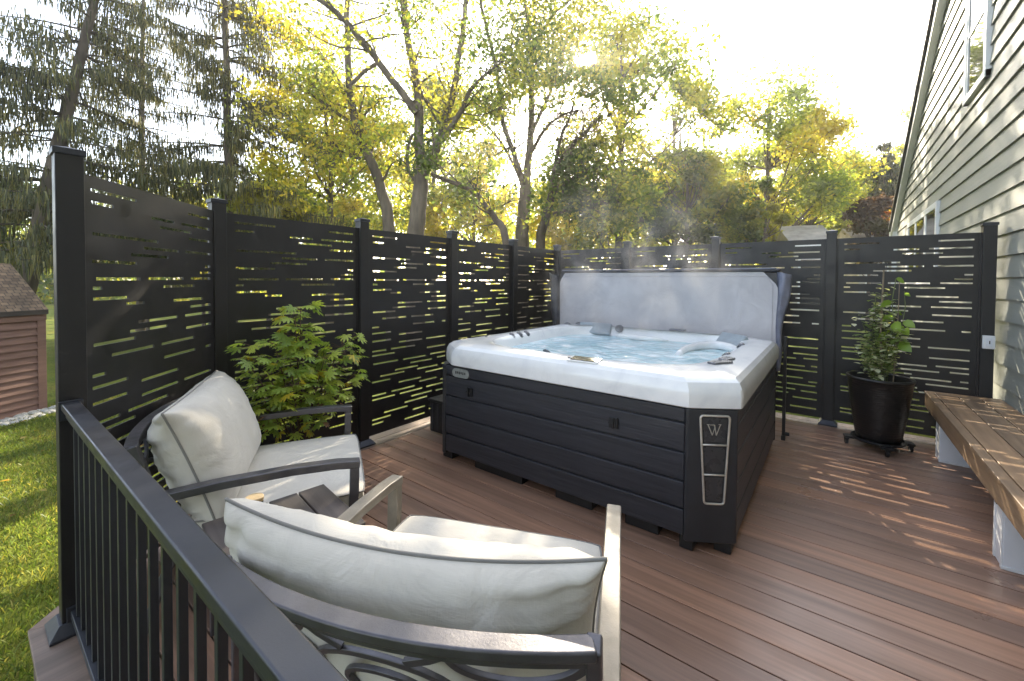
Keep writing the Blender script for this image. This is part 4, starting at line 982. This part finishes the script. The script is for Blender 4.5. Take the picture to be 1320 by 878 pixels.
def pts(L_, D, dd=0):
    n_ = len(L_); return [at(u, v_, D+dd*i/(n_-1)) for i, (u, v_) in enumerate(L_)]
def gb(u, D): g_ = at(u, 360, D); return (g_.x, g_.y, GZ)

# the forked tree in the middle of the left half
D = 12.5
limb_tree('maple_tree', 'tall forked tree with bare crooked grey limbs behind the middle of the left fence', gb(535, D), [
    ([gb(536, D)]+pts([(535.5, 330), (536, 300), (540, 262), (544, 226)], D), .30, .21, 0),
    (pts([(544, 228), (541, 198), (540, 141), (537, 106), (531, 76), (525, 49), (523, 20), (522, -20), (526, -80)], D, .8), .17, .07, .9),
    (pts([(537, 146), (516, 117), (493, 88), (478, 65), (461, 46), (440, 22), (412, 0), (385, -20)], D, -1.5), .115, .06, .6),
    (pts([(544, 230), (550, 219), (564, 187), (572.6, 160), (575, 145), (583, 127), (592, 71), (597, 35), (601, 0), (606, -60)], D, 1.0), .16, .06, 1.0),
    (pts([(570, 180), (584, 160), (596, 140), (606, 117), (616, 105), (627, 95), (650, 78)], D, -1.2), .10, .03, 1.0),
    (pts([(484, 83), (470, 92), (456, 106), (448, 112)], D, -.5), .06, .05, 0),
    (pts([(537, 235), (528, 222), (525, 205), (527, 186), (532, 172)], D, -.3), .05, .04, .1)],
    'bark_grey', YG, .085, 16, 7, 22, (.9, 2.4), 3.6, 21, .30, bare=.35)
D = 13.5
limb_tree('maple_tree', 'slimmer leaning tree with curved trunk just left of the tall forked tree', gb(505, D), [
    ([gb(506, D)]+pts([(502, 298), (495, 258), (482.5, 219), (465, 180), (454, 141), (450, 99), (449, 53), (447, 21), (450, -20)], D), .21, .07, .9),
    (pts([(456, 160), (440, 150), (419, 134), (403, 124), (387, 115)], D, -1), .07, .03, 1),
    (pts([(444, 120), (430, 95), (412, 71), (395, 60), (380, 53), (350, 45)], D, 1), .075, .03, 1),
    (pts([(475, 205), (455, 203), (443, 197), (430, 185)], D, -1), .05, .02, .7)],
    'bark_grey', YEL, .085, 14, 7, 24, (.9, 2.2), 3.0, 22, .30, bare=.15)
D = 14.5
limb_tree('ash_tree', 'tall airy yellow green tree with slender upright limbs right of the forked tree', gb(675, D), [
    ([gb(674, D)]+pts([(673, 316), (675, 275), (678, 241)], D), .26, .20, 0),
    (pts([(678, 243), (681, 205), (684.6, 169), (685, 120), (684.6, 75), (681, 30), (677, 0), (674, -60)], D, .6), .15, .05, 1.2),
    (pts([(676, 245), (671, 225), (663, 200), (654.5, 177), (645, 143), (641, 94), (628, 40), (619, 0), (610, -50)], D, -1.2), .12, .04, 1.3),
    (pts([(684, 175), (695, 150), (709, 120), (716, 90), (725, 65), (745, 30)], D, 1.5), .08, .03, 1.3),
    (pts([(685, 72), (697, 45), (713, 19), (735, 0), (760, -20)], D, -1), .06, .02, 1.0),
    (pts([(681, 205), (700, 170), (722, 150), (745, 142)], D, -2), .07, .03, 1.0),
    (pts([(670, 230), (650, 190), (625, 160), (600, 150)], D, 2), .06, .03, 1.0)],
    'bark_grey', YG, .085, 18, 8, 22, (1.0, 2.6), 4.2, 23, .32)
D = 10.5
limb_tree('leaning_sapling', 'dark leaning trunk slanting low behind the left fence towards the forked tree', gb(660, D), [
    ([gb(664, D)]+pts([(652.6, 312), (640, 285), (630, 271), (611, 248), (585, 236), (556, 224)], D, 1.5), .11, .05, 1.0)],
    'bark_dark', GRN, .10, 14, 6, 20, (.6, 1.3), 3.2, 24, .26)
D = 13.0
limb_tree('green_maple', 'dense darker green tree right of centre with low spreading branches', gb(697, D), [
    ([gb(693, D)]+pts([(696, 316), (704, 280), (713, 244), (716, 215)], D), .17, .11, .3),
    (pts([(716, 215), (735, 190), (755, 170), (775, 150)], D, -1), .09, .03, 2.2),
    (pts([(713, 244), (740, 230), (775, 215), (815, 205)], D, .5), .08, .03, 2.4),
    (pts([(704, 280), (740, 268), (780, 262), (820, 258)], D, -.8), .07, .03, 2.2),
    (pts([(716, 215), (722, 180), (735, 150), (742, 120)], D, .8), .07, .03, 1.0)],
    'bark_dark', GRN, .09, 13, 7, 26, (.8, 1.7), 2.0, 25, .34)
# trees whose crowns read as leaf masses
GB = 'trees beyond the fences'
specs = [
    ('maple_tree', 'broad yellow tree filling the gap behind the leaning curved trunk', 425, 19, 60, 190, YEL, 31, .16, 6000),
    ('maple_tree', 'bright yellow tree low behind the second fence post from the left', 440, 24, 170, 150, YEL, 32, .17, 4200),
    ('maple_tree', 'yellow green tree far behind the forked trunk', 560, 24, 95, 210, YG, 33, .19, 6500),
    ('maple_tree', 'pale yellow tree seen low between the forked tree and the airy tree', 610, 21, 200, 150, YEL, 34, .16, 4500),
    ('oak_tree', 'tall pale green tree whose crown partly covers the low sun', 800, 19, 5, 250, YG, 35, .15, 7500),
    ('oak_tree', 'yellow green tree behind the dark green one, right of centre', 865, 21, 95, 170, YG, 36, .17, 6000),
    ('oak_tree', 'olive tree standing low behind the steam', 885, 17, 175, 130, GRN, 37, .15, 5200),
    ('birch_tree', 'tall golden tree with slim pale trunk right of the steam', 988, 20, 86, 185, YEL, 38, .15, 6800),
    ('maple_tree', 'rounded golden tree to the right of the tall golden one', 1045, 24, 150, 130, YEL, 39, .17, 4600),
    ('maple_tree', 'green and yellow tree beside the far dark conifer', 1090, 28, 188, 110, YG, 40, .19, 4200),
    ('maple_tree', 'yellow green tree top peeking out above the roof edge of the house', 1195, 30, 105, 90, YG, 41, .19, 4500),
    ('copper_beech', 'reddish brown low tree in front of the far conifer', 1120, 22, 246, 66, RED, 42, .16, 4600),
    ('cedar_shrub', 'dark green pointed shrub right of the back fence steam', 985, 15, 222, 52, GRN, 43, .11, 4200),
    ('viburnum_shrub', 'orange yellow shrub low behind the back fence', 950, 16, 268, 60, YEL, 44, .11, 3200),
    ('burning_bush', 'small yellow and red bush beside the house corner', 1152, 22, 255, 46, [(.25, .2, .02), (.32, .24, .02), (.22, .07, .02)], 45, .13, 2600),
    ('maple_tree', 'low yellow green tree behind the far left corner of the fence', 735, 20, 215, 150, YEL, 46, .16, 4500),
    ('maple_tree', 'lower yellow tree behind the back fence, left of the olive tree', 820, 23, 215, 140, YEL, 47, .17, 4500),
    ('holly_shrub', 'mid green bush at the far left edge above the shed', 20, 12.5, 232, 150, GRN, 48, .10, 7000),
    ('holly_shrub', 'dark bush behind the shed next to the tall corner post', 75, 16, 300, 90, DGR, 49, .11, 4500),
    ('hedge_bush', 'green yellow bush low behind the angled fence panel', 190, 13, 282, 170, GRN, 50, .11, 5500),
    ('hedge_bush', 'olive yellow bush under the tall spruce behind the second panel', 345, 15, 236, 150, YG, 51, .13, 5500),
    ('hedge_bush', 'green bush behind the second post of the left fence', 262, 17, 262, 120, GRN, 52, .13, 4200),
]
for nm, lab, u, D, vt, wp, pal, sd, lf, n_ in specs:
    blob_tree(nm, lab, u, D, vt, wp, pal, sd, lf, n_, 'bark_grey', 345 if vt > 150 else 320, GB, 26 if vt > 200 else 40, 'shrub' if 'shrub' in nm or 'bush' in nm else 'tree')
# far tree belt behind everything
gcol = []
C = []
rs = random.Random(77)
for k in range(260):
    u = rs.uniform(-40, 1190); D = rs.uniform(31, 42); vt = 235+35*math.sin(u*.02)+rs.uniform(-20, 25)
    if u < 330: vt += 30
    z1 = at(u, vt, D).z; p_ = at(u, 360, D)
    for s_ in range(150):
        z = rs.uniform(GZ, z1); C.append((p_.x+rs.gauss(0, 1.1), p_.y+rs.gauss(0, 1.1), z))
C = np.array(C); V, Fq = leaf_quads(C, .34); tw = npmesh('far_woodland', V, Fq, 'leaves', None, tint_array(YG, len(C), C, 3)); tag(tw, 'mass of yellow green woodland far behind the other trees', 'woodland', kind='stuff')

# spruces on the left
g1 = at(8, 360, 10.5)
conifer('spruce_tree', 'spruce with thick leaning trunk at the far left edge', (g1.x, g1.y, GZ), tuple(at(150, -110, 10.5)), 3.6, 61, 24, .42, .24, 2.6, .9, DGR)
g2 = at(299, 360, 14)
conifer('spruce_tree', 'tall spruce with straight trunk and hanging twigs behind the second fence panel', (g2.x, g2.y, GZ), tuple(at(286, -190, 14)), 4.0, 62, 30, .50, .19, 2.2, 1.0, DGR)
g3 = at(180, 360, 16)
conifer('spruce_tree', 'fainter spruce standing between the leaning spruce and the tall straight one', (g3.x, g3.y, GZ), tuple(at(185, -120, 16)), 3.8, 63, 26, .5, .15, 3.4, .45, DGR)
g4 = at(1140, 360, 25)
conifer('spruce_tree', 'far dark conifer with pointed top left of the house roof edge', (g4.x, g4.y, GZ), tuple(at(1140, 178, 25)), 1.9, 64, 20, .45, .14, 1.5, 1.0, DGR, card=.09)

# neighbouring low roofs beyond the back fence
def far_house(u, D, w, zt, label, seed):
    g_ = at(u, 360, D); o = empty('outbuilding', (g_.x, g_.y, GZ), R(20), label, 'building')
    H = zt-GZ; MB().box(-w/2, w/2, -1.6, 1.6, 0, H-.9).build('wall', 'far_wall', o)
    mb = MB(); mb.add([(-w/2-.2, -1.9, H-.95), (w/2+.2, -1.9, H-.95), (w/2+.2, 0, H), (-w/2-.2, 0, H), (w/2+.2, 1.9, H-.95), (-w/2-.2, 1.9, H-.95)], [(0, 1, 2, 3), (3, 2, 4, 5), (0, 3, 5), (1, 4, 2)]); mb.build('roof', 'far_shingle', o)
    f = MB().box(-w/2-.2, w/2+.2, -1.95, -1.90, H-1.08, H-.94).build('fascia', 'white_trim', o)
    w1 = MB().box(-.5, .5, -1.63, -1.6, .9, H-1.5).build('window', 'white_trim', o); MB().box(-.42, .42, -1.64, -1.63, 1.0, H-1.6).build('pane', 'window_glass', w1)
far_house(1029, 19, 1.35, at(1025, 291, 19).z, 'low grey roofed outbuilding just showing over the back fence', 1)
far_house(1111, 24, 1.6, at(1110, 294.5, 24).z, 'second low roof showing over the fence beside the fence post near the house', 2)

# ------------------------------------------------------------------ steam
m = NT('steam'); m.t.nodes.remove(m.b); vol = m.n('ShaderNodeVolumePrincipled'); vol.inputs['Color'].default_value = (.95, .95, .95, 1); vol.inputs['Anisotropy'].default_value = .35
gn = m.coord(kind='Generated'); sep = m.n('ShaderNodeSeparateXYZ'); m.l(gn, sep.inputs[0])
nz = m.noise(m.coord(scale=(1.6, 1.6, 1.0)), 1.7, 4, .6, 1.4)
dn = m.mapr(nz, .50, .72, 0, 1)
def parab(sock, lo, hi):
    a = m.n('ShaderNodeMath', operation='SUBTRACT'); m.l(sock, a.inputs[0]); a.inputs[1].default_value = .5
    b = m.n('ShaderNodeMath', operation='MULTIPLY'); m.l(a.outputs[0], b.inputs[0]); m.l(a.outputs[0], b.inputs[1])
    return m.mapr(b.outputs[0], lo, hi, 1, 0)
cur = dn
for sk in (parab(sep.outputs[0], .06, .24), parab(sep.outputs[1], .06, .24), m.mapr(sep.outputs[2], 0, 1, 1.0, 0.0)):
    x = m.n('ShaderNodeMath', operation='MULTIPLY'); m.l(cur, x.inputs[0]); m.l(sk, x.inputs[1]); cur = x.outputs[0]
x = m.n('ShaderNodeMath', operation='MULTIPLY'); m.l(cur, x.inputs[0]); x.inputs[1].default_value = 1.7; m.l(x.outputs[0], vol.inputs['Density']); m.l(vol.outputs[0], m.out.inputs['Volume'])
s1 = MB().lathe([(0, 1.06), (.8, 1.07), (.95, 1.2), (.95, 2.4), (.7, 2.62), (0, 2.66)], 24).build('steam', 'steam'); s1.location = (-1.45, 3.95, 0); tag(s1, 'faint wisps of steam rising from the hot tub', 'steam', kind='stuff')

m = NT('sun_glow_haze'); m.t.nodes.remove(m.b); vol = m.n('ShaderNodeVolumePrincipled'); vol.inputs['Color'].default_value = (1, .98, .94, 1); vol.inputs['Density'].default_value = .0019; vol.inputs['Anisotropy'].default_value = .72  # forward-scattering volume added for a glowing veil around the sun
m.l(vol.outputs[0], m.out.inputs['Volume'])
hz_ = MB().box(-72, 62, -27, 122, GZ-1.2, 22).build('haze', 'sun_glow_haze'); hz_['kind'] = 'stuff'; hz_['label'] = 'thin warm haze volume added to give the sun glow around the trees'; hz_['category'] = 'haze'
# ------------------------------------------------------------------ light
SUN_EL, SUN_AZ = 27.0, -27.6
W = bpy.data.worlds.new('World'); S.world = W; W.use_nodes = True; nt = W.node_tree
sky = nt.nodes.new('ShaderNodeTexSky'); sky.sky_type = 'NISHITA'; sky.sun_disc = False; sky.sun_elevation = R(SUN_EL); sky.sun_rotation = R(SUN_AZ)
sky.dust_density = 1.6; sky.air_density = 1.0; sky.ozone_density = 1.0
hs = nt.nodes.new('ShaderNodeHueSaturation'); hs.inputs['Saturation'].default_value = .58; nt.links.new(sky.outputs[0], hs.inputs['Color']); nt.links.new(hs.outputs[0], nt.nodes['Background'].inputs[0]); nt.nodes['Background'].inputs[1].default_value = .15
sl = bpy.data.lights.new('sun', 'SUN'); sl.energy = 4.2; sl.angle = R(.53); sl.color = (1, .88, .68)
so = bpy.data.objects.new('sun', sl); COL.objects.link(so)
sdir = Vector((math.sin(R(SUN_AZ))*math.cos(R(SUN_EL)), math.cos(R(SUN_AZ))*math.cos(R(SUN_EL)), math.sin(R(SUN_EL))))
so.rotation_euler = sdir.to_track_quat('Z', 'Y').to_euler(); so.location = (0, 0, 30)
vs = S.view_settings; vs.view_transform = 'Standard'; vs.look = 'None'; vs.gamma = 1; vs.exposure = 2.15; vs.use_curve_mapping = False
cy = S.cycles; cy.use_denoising = True; cy.max_bounces = 7; cy.diffuse_bounces = 3; cy.glossy_bounces = 3; cy.transmission_bounces = 5; cy.transparent_max_bounces = 8; cy.volume_bounces = 0
cy.volume_step_rate = 2; cy.volume_max_steps = 128; cy.caustics_reflective = False; cy.caustics_refractive = False; cy.sample_clamp_indirect = 6
